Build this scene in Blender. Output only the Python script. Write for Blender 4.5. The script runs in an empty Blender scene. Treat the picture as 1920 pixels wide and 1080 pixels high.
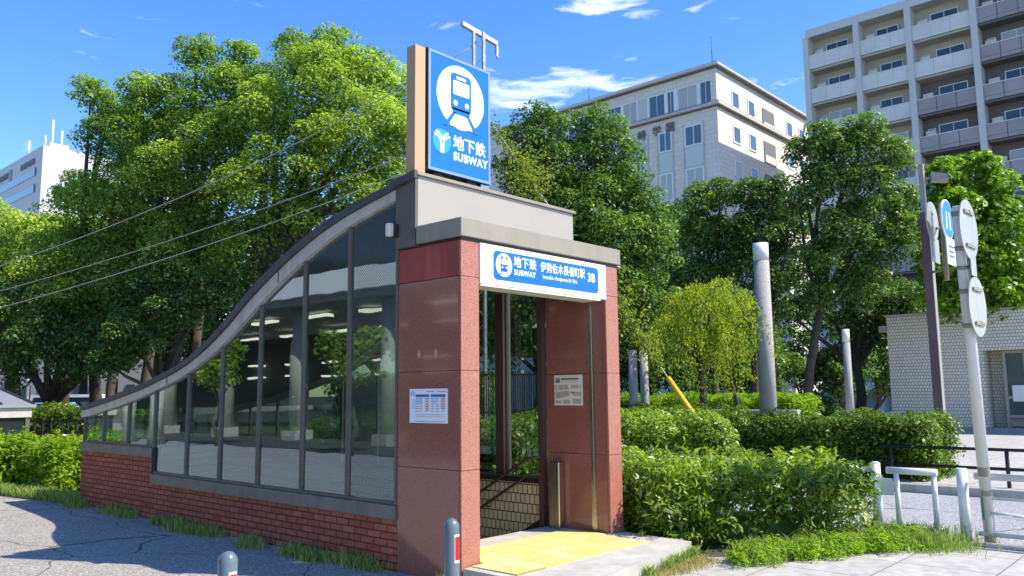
import bpy, bmesh, math, random
import numpy as np
from mathutils import Vector, Matrix
R = math.radians
S = bpy.context.scene
COL = S.collection
random.seed(7); rng = np.random.default_rng(11)

# ---------------------------------------------------------------- camera
CF, CP, CR, CY = 1528.94, 0.128032, -0.009914, 0.735454
CAM = np.array([-5.441, -5.587, 1.6])
def cam_axes():
    f = np.array([math.cos(CY)*math.cos(CP), math.sin(CY)*math.cos(CP), math.sin(CP)])
    r = np.array([math.sin(CY), -math.cos(CY), 0.0]); u = np.cross(r, f)
    c, s = math.cos(CR), math.sin(CR)
    return r*c+u*s, -r*s+u*c, f
AR, AU, AF = cam_axes()
def at(x, y, d):
    "photo pixel + real distance in metres -> point in the place"
    return Vector(CAM + d*(AF + AR*(x-960)/CF - AU*(y-540)/CF))
cd = bpy.data.cameras.new('camera'); cam = bpy.data.objects.new('camera', cd); COL.objects.link(cam)
cd.sensor_width = 36; cd.lens = 36*CF/1920; cd.clip_end = 2000; cd.clip_start = 0.05
m = Matrix(((AR[0], AU[0], -AF[0], CAM[0]), (AR[1], AU[1], -AF[1], CAM[1]), (AR[2], AU[2], -AF[2], CAM[2]), (0, 0, 0, 1)))
cam.matrix_world = m; S.camera = cam

# ---------------------------------------------------------------- light
SUN = Vector((0.48, -0.87, 1.12)).normalized()
w = bpy.data.worlds.new('World'); S.world = w; w.use_nodes = True
nt = w.node_tree; nt.nodes.clear()
def wn(t, **k):
    n = nt.nodes.new(t)
    for a, b in k.items(): setattr(n, a, b)
    return n
out = wn('ShaderNodeOutputWorld'); bg = wn('ShaderNodeBackground'); sky = wn('ShaderNodeTexSky')
sky.sky_type = 'NISHITA'; sky.sun_disc = False
sky.sun_elevation = math.asin(SUN.z); sky.sun_rotation = math.atan2(SUN.x, SUN.y)
sky.air_density = 1.0; sky.dust_density = 0.25; sky.ozone_density = 3.6; sky.altitude = 100
hs = wn('ShaderNodeHueSaturation'); hs.inputs['Saturation'].default_value = 1.30; hs.inputs['Hue'].default_value = .512; hs.inputs['Value'].default_value = 1.18
nt.links.new(sky.outputs[0], hs.inputs['Color'])
tc = wn('ShaderNodeTexCoord')
# thin cirrus wisps: noise over the sky direction, gathered round a few directions
nz = wn('ShaderNodeTexNoise'); nz.inputs['Scale'].default_value = 13; nz.inputs['Detail'].default_value = 9; nz.inputs['Roughness'].default_value = .62; nz.inputs['Distortion'].default_value = .6
mp = wn('ShaderNodeMapping'); mp.inputs['Rotation'].default_value = (0.3, 0.2, 0.4); mp.inputs['Scale'].default_value = (1, 1, 4.6)
nt.links.new(tc.outputs['Generated'], mp.inputs[0]); nt.links.new(mp.outputs[0], nz.inputs['Vector'])
acc = None
def mth(op, a, b=None, c=None, clamp=False):
    n = wn('ShaderNodeMath', operation=op); n.use_clamp = clamp
    for i, v in enumerate((a, b, c)):
        if v is None: continue
        if isinstance(v, (int, float)): n.inputs[i].default_value = v
        else: nt.links.new(v, n.inputs[i])
    return n.outputs[0]
for px, py, wdt, amp in ((1140, 5, .06, .95), (1070, 150, .05, .52), (1150, 148, .05, .48), (950, 190, .07, .7), (1380, 36, .022, .7), (1300, 18, .012, .6), (1440, 20, .012, .5), (20, 300, .2, .22), (1480, 150, .09, .3)):
    d = (at(px, py, 1) - Vector(CAM)).normalized()
    vm = wn('ShaderNodeVectorMath', operation='SUBTRACT'); nt.links.new(tc.outputs['Generated'], vm.inputs[0]); vm.inputs[1].default_value = d
    vs = wn('ShaderNodeVectorMath', operation='MULTIPLY'); nt.links.new(vm.outputs[0], vs.inputs[0]); vs.inputs[1].default_value = (1, 1, 2.6)
    ln = wn('ShaderNodeVectorMath', operation='LENGTH'); nt.links.new(vs.outputs[0], ln.inputs[0])
    q = mth('DIVIDE', ln.outputs['Value'], wdt); q = mth('MULTIPLY', q, q); q = mth('MULTIPLY', q, -1.0); q = mth('EXPONENT', q); q = mth('MULTIPLY', q, amp)
    acc = q if acc is None else mth('ADD', acc, q)
cl = mth('ADD', nz.outputs['Fac'], mth('MULTIPLY', acc, .28)); cl = mth('SUBTRACT', cl, .655); cl = mth('MULTIPLY', cl, 2.4, clamp=True)
cl = mth('MULTIPLY', cl, .85)
mx = wn('ShaderNodeMix', data_type='RGBA'); nt.links.new(cl, mx.inputs['Factor']); nt.links.new(hs.outputs[0], mx.inputs[6]); mx.inputs[7].default_value = (9, 9.3, 9.8, 1)
nt.links.new(mx.outputs[2], bg.inputs['Color']); bg.inputs['Strength'].default_value = 0.15
nt.links.new(bg.outputs[0], out.inputs[0])
sd = bpy.data.lights.new('sun', 'SUN'); sd.energy = 4.0; sd.angle = R(.5); sd.color = (1, .96, .90)
so = bpy.data.objects.new('sun', sd); COL.objects.link(so); so.rotation_euler = SUN.to_track_quat('Z', 'Y').to_euler(); so.location = (10, -10, 30)
vs_ = S.view_settings; S.display_settings.display_device = 'sRGB'; vs_.view_transform = 'Standard'; vs_.look = 'None'; vs_.gamma = 1; vs_.exposure = 0.9; vs_.use_white_balance = True; vs_.white_balance_temperature = 7150; vs_.white_balance_tint = 10
S.cycles.max_bounces = 8; S.cycles.transparent_max_bounces = 12; S.cycles.use_denoising = True

# ---------------------------------------------------------------- materials
def mat(name, col, rough=.7, metal=0., spec=.5, noise=None, bump=None, speck=None, emit=None, coat=0., stain=None):
    """col base; noise=(scale, other colour, amount); speck=(scale, colour, threshold); bump=(scale, strength); stain = vertical streak colour"""
    m = bpy.data.materials.new(name); m.use_nodes = True; t = m.node_tree; b = t.nodes['Principled BSDF']; L = t.links.new
    b.inputs['Base Color'].default_value = (*col, 1); b.inputs['Roughness'].default_value = rough; b.inputs['Metallic'].default_value = metal
    b.inputs['Specular IOR Level'].default_value = spec; b.inputs['Coat Weight'].default_value = coat
    if emit: b.inputs['Emission Color'].default_value = (*emit[0], 1); b.inputs['Emission Strength'].default_value = emit[1]
    cur = None; co = t.nodes.new('ShaderNodeTexCoord')
    def mix(fac, c2):
        nonlocal cur
        n = t.nodes.new('ShaderNodeMix'); n.data_type = 'RGBA'; L(fac, n.inputs['Factor'])
        if cur is None: n.inputs[6].default_value = (*col, 1)
        else: L(cur, n.inputs[6])
        n.inputs[7].default_value = (*c2, 1); cur = n.outputs[2]
    def rampn(src, lo, hi, amt):
        n = t.nodes.new('ShaderNodeMapRange'); n.inputs['From Min'].default_value = lo; n.inputs['From Max'].default_value = hi; n.inputs['To Max'].default_value = amt; L(src, n.inputs['Value']); return n.outputs[0]
    if noise:
        n = t.nodes.new('ShaderNodeTexNoise'); n.inputs['Scale'].default_value = noise[0]; n.inputs['Detail'].default_value = 6; n.inputs['Roughness'].default_value = .6; L(co.outputs['Object'], n.inputs['Vector']); mix(rampn(n.outputs['Fac'], .35, .68, noise[2]), noise[1])
    if speck:
        for k, (sc, c2, th) in enumerate(speck):
            n = t.nodes.new('ShaderNodeTexVoronoi'); n.inputs['Scale'].default_value = sc; L(co.outputs['Object'], n.inputs['Vector'])
            sp = t.nodes.new('ShaderNodeSeparateColor'); L(n.outputs['Color'], sp.inputs[0]); mix(rampn(sp.outputs[k % 3], th, min(1, th+.02), 1.0), c2)
    if stain:
        mpn = t.nodes.new('ShaderNodeMapping'); mpn.inputs['Scale'].default_value = (7, 7, .6); L(co.outputs['Object'], mpn.inputs[0])
        n = t.nodes.new('ShaderNodeTexNoise'); n.inputs['Scale'].default_value = 1; n.inputs['Detail'].default_value = 5; L(mpn.outputs[0], n.inputs['Vector']); mix(rampn(n.outputs['Fac'], .48, .72, .55), stain)
    if cur is not None: L(cur, b.inputs['Base Color'])
    if bump:
        n = t.nodes.new('ShaderNodeTexNoise'); n.inputs['Scale'].default_value = bump[0]; n.inputs['Detail'].default_value = 5; L(co.outputs['Object'], n.inputs['Vector'])
        bn = t.nodes.new('ShaderNodeBump'); bn.inputs['Strength'].default_value = bump[1]; bn.inputs['Distance'].default_value = .01; L(n.outputs['Fac'], bn.inputs['Height']); L(bn.outputs[0], b.inputs['Normal'])
    return m
def brickmat(name, c1, c2, mortar, bw, rh, ms, plane='yz', rough=.8, offset=.5, bump=.4, noise=.0, spec=.3):
    m = bpy.data.materials.new(name); m.use_nodes = True; t = m.node_tree; b = t.nodes['Principled BSDF']; L = t.links.new
    co = t.nodes.new('ShaderNodeTexCoord'); sp = t.nodes.new('ShaderNodeSeparateXYZ'); L(co.outputs['Object'], sp.inputs[0])
    cb = t.nodes.new('ShaderNodeCombineXYZ')
    if plane == 'yz+x':
        a = t.nodes.new('ShaderNodeMath'); a.operation = 'ADD'; L(sp.outputs[0], a.inputs[0]); L(sp.outputs[1], a.inputs[1]); L(a.outputs[0], cb.inputs[0]); L(sp.outputs[2], cb.inputs[1])
    else:
        ix = {'x': 0, 'y': 1, 'z': 2}; L(sp.outputs[ix[plane[0]]], cb.inputs[0]); L(sp.outputs[ix[plane[1]]], cb.inputs[1])
    br = t.nodes.new('ShaderNodeTexBrick'); L(cb.outputs[0], br.inputs['Vector']); br.offset = offset
    br.inputs['Color1'].default_value = (*c1, 1); br.inputs['Color2'].default_value = (*c2, 1); br.inputs['Mortar'].default_value = (*mortar, 1)
    br.inputs['Scale'].default_value = 1; br.inputs['Brick Width'].default_value = bw; br.inputs['Row Height'].default_value = rh; br.inputs['Mortar Size'].default_value = ms; br.inputs['Mortar Smooth'].default_value = .15; br.inputs['Bias'].default_value = 0
    n = t.nodes.new('ShaderNodeTexNoise'); n.inputs['Scale'].default_value = 9; n.inputs['Detail'].default_value = 6; L(co.outputs['Object'], n.inputs['Vector'])
    mr = t.nodes.new('ShaderNodeMapRange'); mr.inputs['From Min'].default_value = .3; mr.inputs['From Max'].default_value = .75; mr.inputs['To Max'].default_value = noise; L(n.outputs['Fac'], mr.inputs['Value'])
    mx = t.nodes.new('ShaderNodeMix'); mx.data_type = 'RGBA'; L(mr.outputs[0], mx.inputs['Factor']); L(br.outputs['Color'], mx.inputs[6]); mx.inputs[7].default_value = (*[c*.55 for c in c2], 1); L(mx.outputs[2], b.inputs['Base Color'])
    b.inputs['Roughness'].default_value = rough; b.inputs['Specular IOR Level'].default_value = spec
    iv = t.nodes.new('ShaderNodeMath'); iv.operation = 'SUBTRACT'; iv.inputs[0].default_value = 1; L(br.outputs['Fac'], iv.inputs[1])
    ad = t.nodes.new('ShaderNodeMath'); ad.operation = 'MULTIPLY_ADD'; L(n.outputs['Fac'], ad.inputs[0]); ad.inputs[1].default_value = .3; L(iv.outputs[0], ad.inputs[2])
    bn = t.nodes.new('ShaderNodeBump'); bn.inputs['Strength'].default_value = bump; bn.inputs['Distance'].default_value = .006; L(ad.outputs[0], bn.inputs['Height']); L(bn.outputs[0], b.inputs['Normal'])
    return m
def glassmat(name, tint, ior, dots=False):
    m = bpy.data.materials.new(name); m.use_nodes = True; t = m.node_tree; t.nodes.clear(); L = t.links.new
    o = t.nodes.new('ShaderNodeOutputMaterial'); mx = t.nodes.new('ShaderNodeMixShader'); tr = t.nodes.new('ShaderNodeBsdfTransparent'); gl = t.nodes.new('ShaderNodeBsdfGlossy'); ge = t.nodes.new('ShaderNodeNewGeometry')
    tr.inputs[0].default_value = (*tint, 1); gl.inputs['Roughness'].default_value = .015; gl.inputs['Color'].default_value = (.80, .96, 1, 1); 
    def mt(op, a, b=None):
        n = t.nodes.new('ShaderNodeMath'); n.operation = op
        for i, v in enumerate((a, b)):
            if v is None: continue
            if isinstance(v, float): n.inputs[i].default_value = v
            else: L(v, n.inputs[i])
        return n.outputs[0]
    wv = t.nodes.new('ShaderNodeTexNoise'); wv.inputs['Scale'].default_value = 1.7; wv.inputs['Detail'].default_value = 1; wb_ = t.nodes.new('ShaderNodeBump'); wb_.inputs['Strength'].default_value = .045; wb_.inputs['Distance'].default_value = .03
    wc_ = t.nodes.new('ShaderNodeTexCoord'); L(wc_.outputs['Object'], wv.inputs['Vector']); L(wv.outputs['Fac'], wb_.inputs['Height']); L(wb_.outputs[0], gl.inputs['Normal'])
    dp = t.nodes.new('ShaderNodeVectorMath'); dp.operation = 'DOT_PRODUCT'; L(ge.outputs['Incoming'], dp.inputs[0]); L(ge.outputs['Normal'], dp.inputs[1])
    q = mt('POWER', mt('SUBTRACT', 1.0, mt('ABSOLUTE', dp.outputs['Value'])), 4.0); L(mt('ADD', mt('MULTIPLY', q, 1.0-ior), ior), mx.inputs[0]); L(tr.outputs[0], mx.inputs[1]); L(gl.outputs[0], mx.inputs[2])
    if dots:   # printed dot film on the pane
        co = t.nodes.new('ShaderNodeTexCoord'); mp = t.nodes.new('ShaderNodeMapping'); mp.inputs['Rotation'].default_value = (R(45), 0, 0); L(co.outputs['Object'], mp.inputs[0])
        vo = t.nodes.new('ShaderNodeTexVoronoi'); vo.inputs['Scale'].default_value = 42; vo.inputs['Randomness'].default_value = 0; L(mp.outputs[0], vo.inputs['Vector'])
        lt = t.nodes.new('ShaderNodeMath'); lt.operation = 'LESS_THAN'; lt.inputs[1].default_value = .30; L(vo.outputs['Distance'], lt.inputs[0])
        df = t.nodes.new('ShaderNodeBsdfDiffuse'); df.inputs[0].default_value = (.13, .15, .14, 1); m2 = t.nodes.new('ShaderNodeMixShader')
        L(lt.outputs[0], m2.inputs[0]); L(mx.outputs[0], m2.inputs[1]); L(df.outputs[0], m2.inputs[2]); L(m2.outputs[0], o.inputs[0])
    else: L(mx.outputs[0], o.inputs[0])
    return m
def leafmat(name, c1, c2, trans=.35, rough=.45, gloss=.5, tip=None):
    m = bpy.data.materials.new(name); m.use_nodes = True; t = m.node_tree; b = t.nodes['Principled BSDF']; L = t.links.new
    a = t.nodes.new('ShaderNodeAttribute'); a.attribute_name = 'var'; a.attribute_type = 'GEOMETRY'
    cr = t.nodes.new('ShaderNodeValToRGB'); L(a.outputs['Fac'], cr.inputs[0])
    cr.color_ramp.elements[0].color = (*c1, 1); cr.color_ramp.elements[1].color = (*c2, 1)
    if tip: e = cr.color_ramp.elements.new(.93); e.color = (*c2, 1); cr.color_ramp.elements[-1].color = (*tip, 1)
    L(cr.outputs[0], b.inputs['Base Color']); b.inputs['Roughness'].default_value = rough; b.inputs['Specular IOR Level'].default_value = gloss
    tr = t.nodes.new('ShaderNodeBsdfTranslucent'); mc = t.nodes.new('ShaderNodeMix'); mc.data_type = 'RGBA'; mc.blend_type = 'MULTIPLY'; mc.inputs['Factor'].default_value = 1; L(cr.outputs[0], mc.inputs[6]); mc.inputs[7].default_value = (1.6, 1.9, .8, 1); L(mc.outputs[2], tr.inputs[0])
    ms = t.nodes.new('ShaderNodeMixShader'); ms.inputs[0].default_value = trans; L(b.outputs[0], ms.inputs[1]); L(tr.outputs[0], ms.inputs[2]); L(ms.outputs[0], t.nodes['Material Output'].inputs[0])
    return m

M = {}
M['granite'] = mat('red_granite', (.45, .185, .125), .38, spec=.5, noise=(5, (.36, .14, .10), .7), speck=[(190, (.46, .20, .15), .62), (230, (.16, .045, .035), .70), (150, (.40, .14, .09), .75)], stain=(.36, .14, .105))
M['granite_pol'] = mat('polished_red_granite', (.32, .125, .085), .10, spec=.6, noise=(3, (.24, .085, .06), .7), speck=[(190, (.36, .14, .10), .62), (230, (.20, .07, .055), .75)], coat=.25)
M['red_panel'] = mat('red_painted_panel', (.34, .045, .04), .28, noise=(3, (.22, .03, .028), .7), stain=(.42, .10, .08))
M['joint'] = mat('joint', (.05, .02, .016), .9)
M['alu'] = mat('weathered_aluminium_panel', (.30, .265, .205), .5, metal=.1, noise=(2.5, (.24, .21, .16), .7), stain=(.33, .30, .24))
M['alu_lt'] = mat('pale_aluminium_panel', (.37, .335, .285), .45, metal=.1, noise=(2, (.33, .30, .25), .6), stain=(.36, .33, .28))
M['bronze'] = mat('grey_bronze_frame', (.13, .118, .095), .45, metal=.1, noise=(6, (.09, .08, .065), .5))
M['edge_alu'] = mat('eave_band', (.56, .53, .45), .5, metal=.1, noise=(3, (.46, .43, .35), .8), stain=(.36, .33, .26))
M['roof'] = mat('dark_roof_sheet', (.06, .056, .058), .5, metal=.2, noise=(5, (.09, .088, .092), .8))
M['darkmetal'] = mat('dark_metal', (.03, .025, .023), .4, metal=.3)
M['brownmetal'] = mat('brown_post', (.10, .055, .05), .3, metal=.2)
M['steel'] = mat('stainless_steel', (.55, .5, .42), .22, metal=1.)
M['sill'] = mat('sill', (.23, .215, .18), .5, metal=.2, noise=(5, (.15, .14, .11), .8), stain=(.13, .12, .095))
M['brick'] = brickmat('red_brick', (.54, .16, .10), (.38, .10, .065), (.045, .028, .022), .215, .072, .008, 'yz+x', noise=.6)
M['stairtile'] = brickmat('stair_tile', (.80, .68, .40), (.70, .57, .32), (.07, .045, .02), .078, .118, .007, 'yz', rough=.3, noise=.25, spec=.5)
M['walltile'] = brickmat('beige_wall_tile', (.84, .77, .64), (.74, .68, .56), (.19, .17, .14), .115, .125, .010, 'yz+x', noise=.2, rough=.5)
M['conc'] = mat('concrete', (.36, .35, .33), .85, noise=(4, (.26, .25, .23), .7), speck=[(160, (.46, .45, .43), .78), (140, (.20, .19, .18), .8)], bump=(60, .3))
M['conc_lt'] = mat('pale_concrete', (.50, .48, .43), .85, noise=(3, (.34, .32, .28), .85), bump=(60, .25), stain=(.34, .33, .28))
M['white'] = mat('white_paint', (.78, .78, .76), .35, noise=(3, (.68, .68, .66), .4))
M['signwhite'] = mat('sign_white', (.82, .83, .84), .3)
M['letter'] = mat('sign_lettering_white', (.85, .86, .88), .35)
M['blue'] = mat('sign_blue', (.006, .145, .44), .35, spec=.25, noise=(1.2, (.008, .17, .50), .6))
M['blue2'] = mat('entrance_sign_blue', (.002, .135, .72), .3, spec=.25)
M['lblue'] = mat('sign_light_blue', (.02, .32, .72), .3)
M['frame_blue'] = mat('sign_frame', (.25, .36, .60), .3, metal=.4)
M['black'] = mat('black_box', (.008, .009, .014), .4)
M['tan'] = mat('tan_post', (.50, .30, .165), .5, noise=(3, (.44, .26, .14), .4))
M['cream'] = mat('cream_plastic', (.7, .68, .58), .4)
M['yellow'] = None
M['glass'] = glassmat('tinted_glass', (.42, .52, .50), .27)
M['glassdots'] = glassmat('dotted_glass', (.36, .45, .43), .25, True)
M['winglass'] = mat('window_glass', (.10, .14, .16), .08, spec=1.0, metal=.3)
M['darkglass'] = mat('dark_window', (.02, .025, .03), .08, spec=1.0)
M['gold'] = mat('gold_marker', (.62, .33, .13), .4, metal=.2)
M['redrefl'] = mat('red_reflector', (.75, .01, .01), .3, emit=None)
M['bollard'] = mat('bollard_grey', (.115, .155, .18), .3, coat=.4, noise=(6, (.09, .12, .14), .5))
M['bark'] = mat('bark', (.05, .04, .03), .95, noise=(8, (.10, .085, .065), .7), bump=(25, .8))
M['earth'] = mat('earth', (.075, .06, .035), .95, noise=(.7, (.05, .065, .02), .8), bump=(20, .5))
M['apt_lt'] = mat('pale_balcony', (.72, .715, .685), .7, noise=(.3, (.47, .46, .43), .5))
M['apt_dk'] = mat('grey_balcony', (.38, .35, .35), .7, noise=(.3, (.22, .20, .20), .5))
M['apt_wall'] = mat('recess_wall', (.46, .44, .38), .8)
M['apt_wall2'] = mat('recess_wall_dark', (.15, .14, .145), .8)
M['apt_pil'] = mat('pale_pillar', (.58, .57, .54), .7)
M['beige'] = brickmat('beige_stone', (.76, .72, .65), (.70, .66, .59), (.60, .56, .50), .9, .42, .03, 'yz+x', bump=.2, noise=.15)
M['trimb'] = mat('stone_trim', (.52, .49, .44), .7); M['trimd'] = mat('dark_trim', (.16, .15, .15), .6)
M['bldwhite'] = mat('white_building', (.54, .55, .58), .6, noise=(.1, (.49, .50, .54), .5))
M['granite_side'] = M['granite_pol']
M['rail_white'] = mat('white_rail_paint', (.78, .78, .73), .4, noise=(12, (.58, .62, .60), .6))
M['leaf_camphor'] = leafmat('camphor_leaves', (.05, .125, .022), (.34, .47, .075), .42, .5, .3, tip=(.58, .64, .17))
M['leaf_camphor2'] = leafmat('camphor_leaves_light', (.065, .15, .024), (.43, .54, .085), .42, .5, .3, tip=(.62, .66, .18))
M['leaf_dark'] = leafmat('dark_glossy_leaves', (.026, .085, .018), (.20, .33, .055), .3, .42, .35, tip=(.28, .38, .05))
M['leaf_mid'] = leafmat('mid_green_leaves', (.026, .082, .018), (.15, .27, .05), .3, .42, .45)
M['leaf_plane'] = leafmat('broad_leaves', (.06, .15, .012), (.25, .40, .03), .4, .42, .4)
M['leaf_weep'] = leafmat('weeping_leaves', (.14, .22, .02), (.46, .48, .05), .4, .5, .3)
M['leaf_bush'] = leafmat('bush_leaves', (.04, .10, .014), (.30, .42, .05), .35, .4, .5, tip=(.36, .42, .04))
M['leaf_hedge'] = leafmat('hedge_leaves', (.035, .085, .010), (.18, .28, .022), .3, .45, .4)
M['leaf_lime'] = leafmat('lime_shrub_leaves', (.11, .22, .012), (.30, .44, .03), .4, .5, .3)
M['leaf_vine'] = leafmat('vine_leaves', (.11, .14, .02), (.32, .36, .06), .4, .5, .3)
M['grass'] = leafmat('grass_blades', (.10, .19, .03), (.42, .46, .14), .3, .6, .3)
M['dry'] = leafmat('dry_grass_blades', (.28, .22, .09), (.50, .42, .20), .3, .7, .2)

def yellow_mat():
    m = mat('tactile_yellow', (.74, .60, .14), .7, noise=(2.6, (.66, .60, .34), .9), speck=[(60, (.58, .53, .33), .93)])
    t = m.node_tree; L = t.links.new; b = t.nodes['Principled BSDF']; co = t.nodes.new('ShaderNodeTexCoord')
    vo = t.nodes.new('ShaderNodeTexVoronoi'); vo.inputs['Scale'].default_value = 20; vo.inputs['Randomness'].default_value = 0; L(co.outputs['Object'], vo.inputs['Vector'])
    mr = t.nodes.new('ShaderNodeMapRange'); mr.inputs['From Min'].default_value = .25; mr.inputs['From Max'].default_value = .36; mr.inputs['To Min'].default_value = 1; mr.inputs['To Max'].default_value = 0; L(vo.outputs['Distance'], mr.inputs['Value'])
    bk = t.nodes.new('ShaderNodeTexBrick'); L(co.outputs['Object'], bk.inputs['Vector']); bk.offset = 0; bk.inputs['Scale'].default_value = 1; bk.inputs['Brick Width'].default_value = .3; bk.inputs['Row Height'].default_value = .3; bk.inputs['Mortar Size'].default_value = .004
    bk.inputs['Color1'].default_value = (1, 1, 1, 1); bk.inputs['Color2'].default_value = (.84, .84, .82, 1); bk.inputs['Mortar'].default_value = (.45, .4, .3, 1)
    src = b.inputs['Base Color'].links[0].from_socket; m3 = t.nodes.new('ShaderNodeMix'); m3.data_type = 'RGBA'; m3.blend_type = 'MULTIPLY'; m3.inputs['Factor'].default_value = 1; L(src, m3.inputs[6]); L(bk.outputs['Color'], m3.inputs[7]); L(m3.outputs[2], b.inputs['Base Color'])
    bn = t.nodes.new('ShaderNodeBump'); bn.inputs['Distance'].default_value = .005; bn.inputs['Strength'].default_value = .8; L(mr.outputs[0], bn.inputs['Height']); L(bn.outputs[0], b.inputs['Normal']); return m
M['yellow'] = yellow_mat()
def asphalt_mat(name, c1, c2, sc, crack=True):
    m = mat(name, c1, .9, noise=(.9, c2, .8), speck=[(70, tuple(min(1, c*1.9) for c in c1), .80), (85, tuple(c*.45 for c in c1), .80)], bump=(90, .6))
    if crack:
        t = m.node_tree; L = t.links.new; b = t.nodes['Principled BSDF']; src = b.inputs['Base Color'].links[0].from_socket
        co = t.nodes.new('ShaderNodeTexCoord'); nn = t.nodes.new('ShaderNodeTexNoise'); nn.inputs['Scale'].default_value = 1.2; L(co.outputs['Object'], nn.inputs['Vector'])
        vm = t.nodes.new('ShaderNodeVectorMath'); vm.operation = 'MULTIPLY_ADD'; L(nn.outputs['Color'], vm.inputs[0]); vm.inputs[1].default_value = (.5, .5, 0); L(co.outputs['Object'], vm.inputs[2])
        vo = t.nodes.new('ShaderNodeTexVoronoi'); vo.feature = 'DISTANCE_TO_EDGE'; vo.inputs['Scale'].default_value = sc; L(vm.outputs[0], vo.inputs['Vector'])
        lt = t.nodes.new('ShaderNodeMath'); lt.operation = 'LESS_THAN'; lt.inputs[1].default_value = .0028; L(vo.outputs['Distance'], lt.inputs[0])
        mx = t.nodes.new('ShaderNodeMix'); mx.data_type = 'RGBA'; L(lt.outputs[0], mx.inputs['Factor']); L(src, mx.inputs[6]); mx.inputs[7].default_value = (*[c*.35 for c in c1], 1); L(mx.outputs[2], b.inputs['Base Color'])
    return m
M['asph'] = asphalt_mat('worn_asphalt_pavement', (.27, .255, .225), (.36, .34, .305), .33)
M['road'] = asphalt_mat('road_asphalt', (.27, .275, .285), (.33, .335, .34), .2)
M['plaza'] = brickmat('plaza_tile', (.27, .29, .31), (.23, .25, .28), (.14, .15, .16), .3, .3, .01, 'xy', offset=0, bump=.2, noise=.3)
M['pave'] = brickmat('concrete_pavement', (.50, .485, .45), (.45, .435, .40), (.20, .19, .16), .9, .9, .010, 'xy', offset=0, bump=.3, noise=.7)

# ---------------------------------------------------------------- mesh helpers
class MB:
    def __init__(s): s.v = []; s.f = []; s.sm = []
    def add(s, vs, fs, smooth=False):
        o = len(s.v); s.v += [tuple(v) for v in vs]; s.f += [tuple(i+o for i in f) for f in fs]; s.sm += [smooth]*len(fs); return s
    def box(s, x0, x1, y0, y1, z0, z1, bev=0.):
        if bev > 0:
            b = bev; pts = []; 
            for z, i in ((z0, b), (z0+b, 0), (z1-b, 0), (z1, b)):
                pts += [(x0+i+ (b if not i else 0), y0+i, z), (x1-i-(b if not i else 0), y0+i, z), (x1-i, y0+i+(b if not i else 0), z), (x1-i, y1-i-(b if not i else 0), z), (x1-i-(b if not i else 0), y1-i, z), (x0+i+(b if not i else 0), y1-i, z), (x0+i, y1-i-(b if not i else 0), z), (x0+i, y0+i+(b if not i else 0), z)]
            fs = [tuple(reversed(range(8))), tuple(range(24, 32))]
            for k in range(3):
                for j in range(8): a = k*8+j; c = k*8+(j+1) % 8; fs.append((a, c, c+8, a+8))
            return s.add(pts, fs)
        v = [(x, y, z) for z in (z0, z1) for x, y in ((x0, y0), (x1, y0), (x1, y1), (x0, y1))]
        return s.add(v, [(3, 2, 1, 0), (4, 5, 6, 7), (0, 1, 5, 4), (1, 2, 6, 5), (2, 3, 7, 6), (3, 0, 4, 7)])
    def prism(s, poly, axis, a, b):
        "poly: 2-D points in the two other axes (in x,y,z order), extruded along axis from a to b"
        def P(p, t):
            q = list(p); q.insert(axis, t); return q
        n = len(poly); v = [P(p, a) for p in poly]+[P(p, b) for p in poly]
        return s.add(v, [tuple(range(n-1, -1, -1)), tuple(range(n, 2*n))]+[(i, (i+1) % n, n+(i+1) % n, n+i) for i in range(n)])
    def tube(s, pts, r, n=8, caps=True, smooth=True):
        pts = [Vector(p) for p in pts]; rs = r if isinstance(r, (list, tuple)) else [r]*len(pts); v = []; up = None
        for i, p in enumerate(pts):
            d = (pts[min(i+1, len(pts)-1)]-pts[max(i-1, 0)]).normalized()
            if up is None: up = Vector((0, 0, 1)) if abs(d.z) < .9 else Vector((1, 0, 0))
            a = d.cross(up).normalized(); b = d.cross(a).normalized(); up = -b if False else (a.cross(d)).normalized()
            for k in range(n): t = 2*math.pi*k/n; v.append(p+(a*math.cos(t)+b*math.sin(t))*rs[i])
        fs = [(i*n+k, i*n+(k+1) % n, (i+1)*n+(k+1) % n, (i+1)*n+k) for i in range(len(pts)-1) for k in range(n)]
        s.add(v, fs, smooth)
        if caps: o = len(s.v)-len(v); s.f += [tuple(o+k for k in range(n)), tuple(o+len(v)-1-k for k in range(n))]; s.sm += [False]*2
        return s
    def bar(s, p, q, w, h):
        "square bar between two points"
        p, q = Vector(p), Vector(q); d = (q-p).normalized(); up = Vector((0, 0, 1)) if abs(d.z) < .95 else Vector((0, 1, 0))
        a = d.cross(up).normalized()*w/2; b = a.cross(d).normalized()*h/2
        v = [p-a-b, p+a-b, p+a+b, p-a+b, q-a-b, q+a-b, q+a+b, q-a+b]
        return s.add(v, [(3, 2, 1, 0), (4, 5, 6, 7), (0, 1, 5, 4), (1, 2, 6, 5), (2, 3, 7, 6), (3, 0, 4, 7)])
    def build(s, name, m, parent=None, label=None):
        me = bpy.data.meshes.new(name); me.from_pydata(s.v, [], s.f); me.polygons.foreach_set('use_smooth', s.sm)
        me.materials.append(M[m] if isinstance(m, str) else m); me.validate(); me.update()
        o = bpy.data.objects.new(name, me); COL.objects.link(o)
        if parent is not None:
            o.parent = parent; o.matrix_parent_inverse = Matrix.Translation(-parent.location)
        if label: o['label'] = label
        fixn(me); return o
def fixn(me):
    if len(me.polygons) > 20000: return
    b = bmesh.new(); b.from_mesh(me); bmesh.ops.recalc_face_normals(b, faces=b.faces); b.to_mesh(me); b.free()
def tag(o, label=None, cat=None, group=None, kind=None):
    for k, v in (('label', label), ('category', cat), ('group', group), ('kind', kind)):
        if v: o[k] = v
    return o
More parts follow.
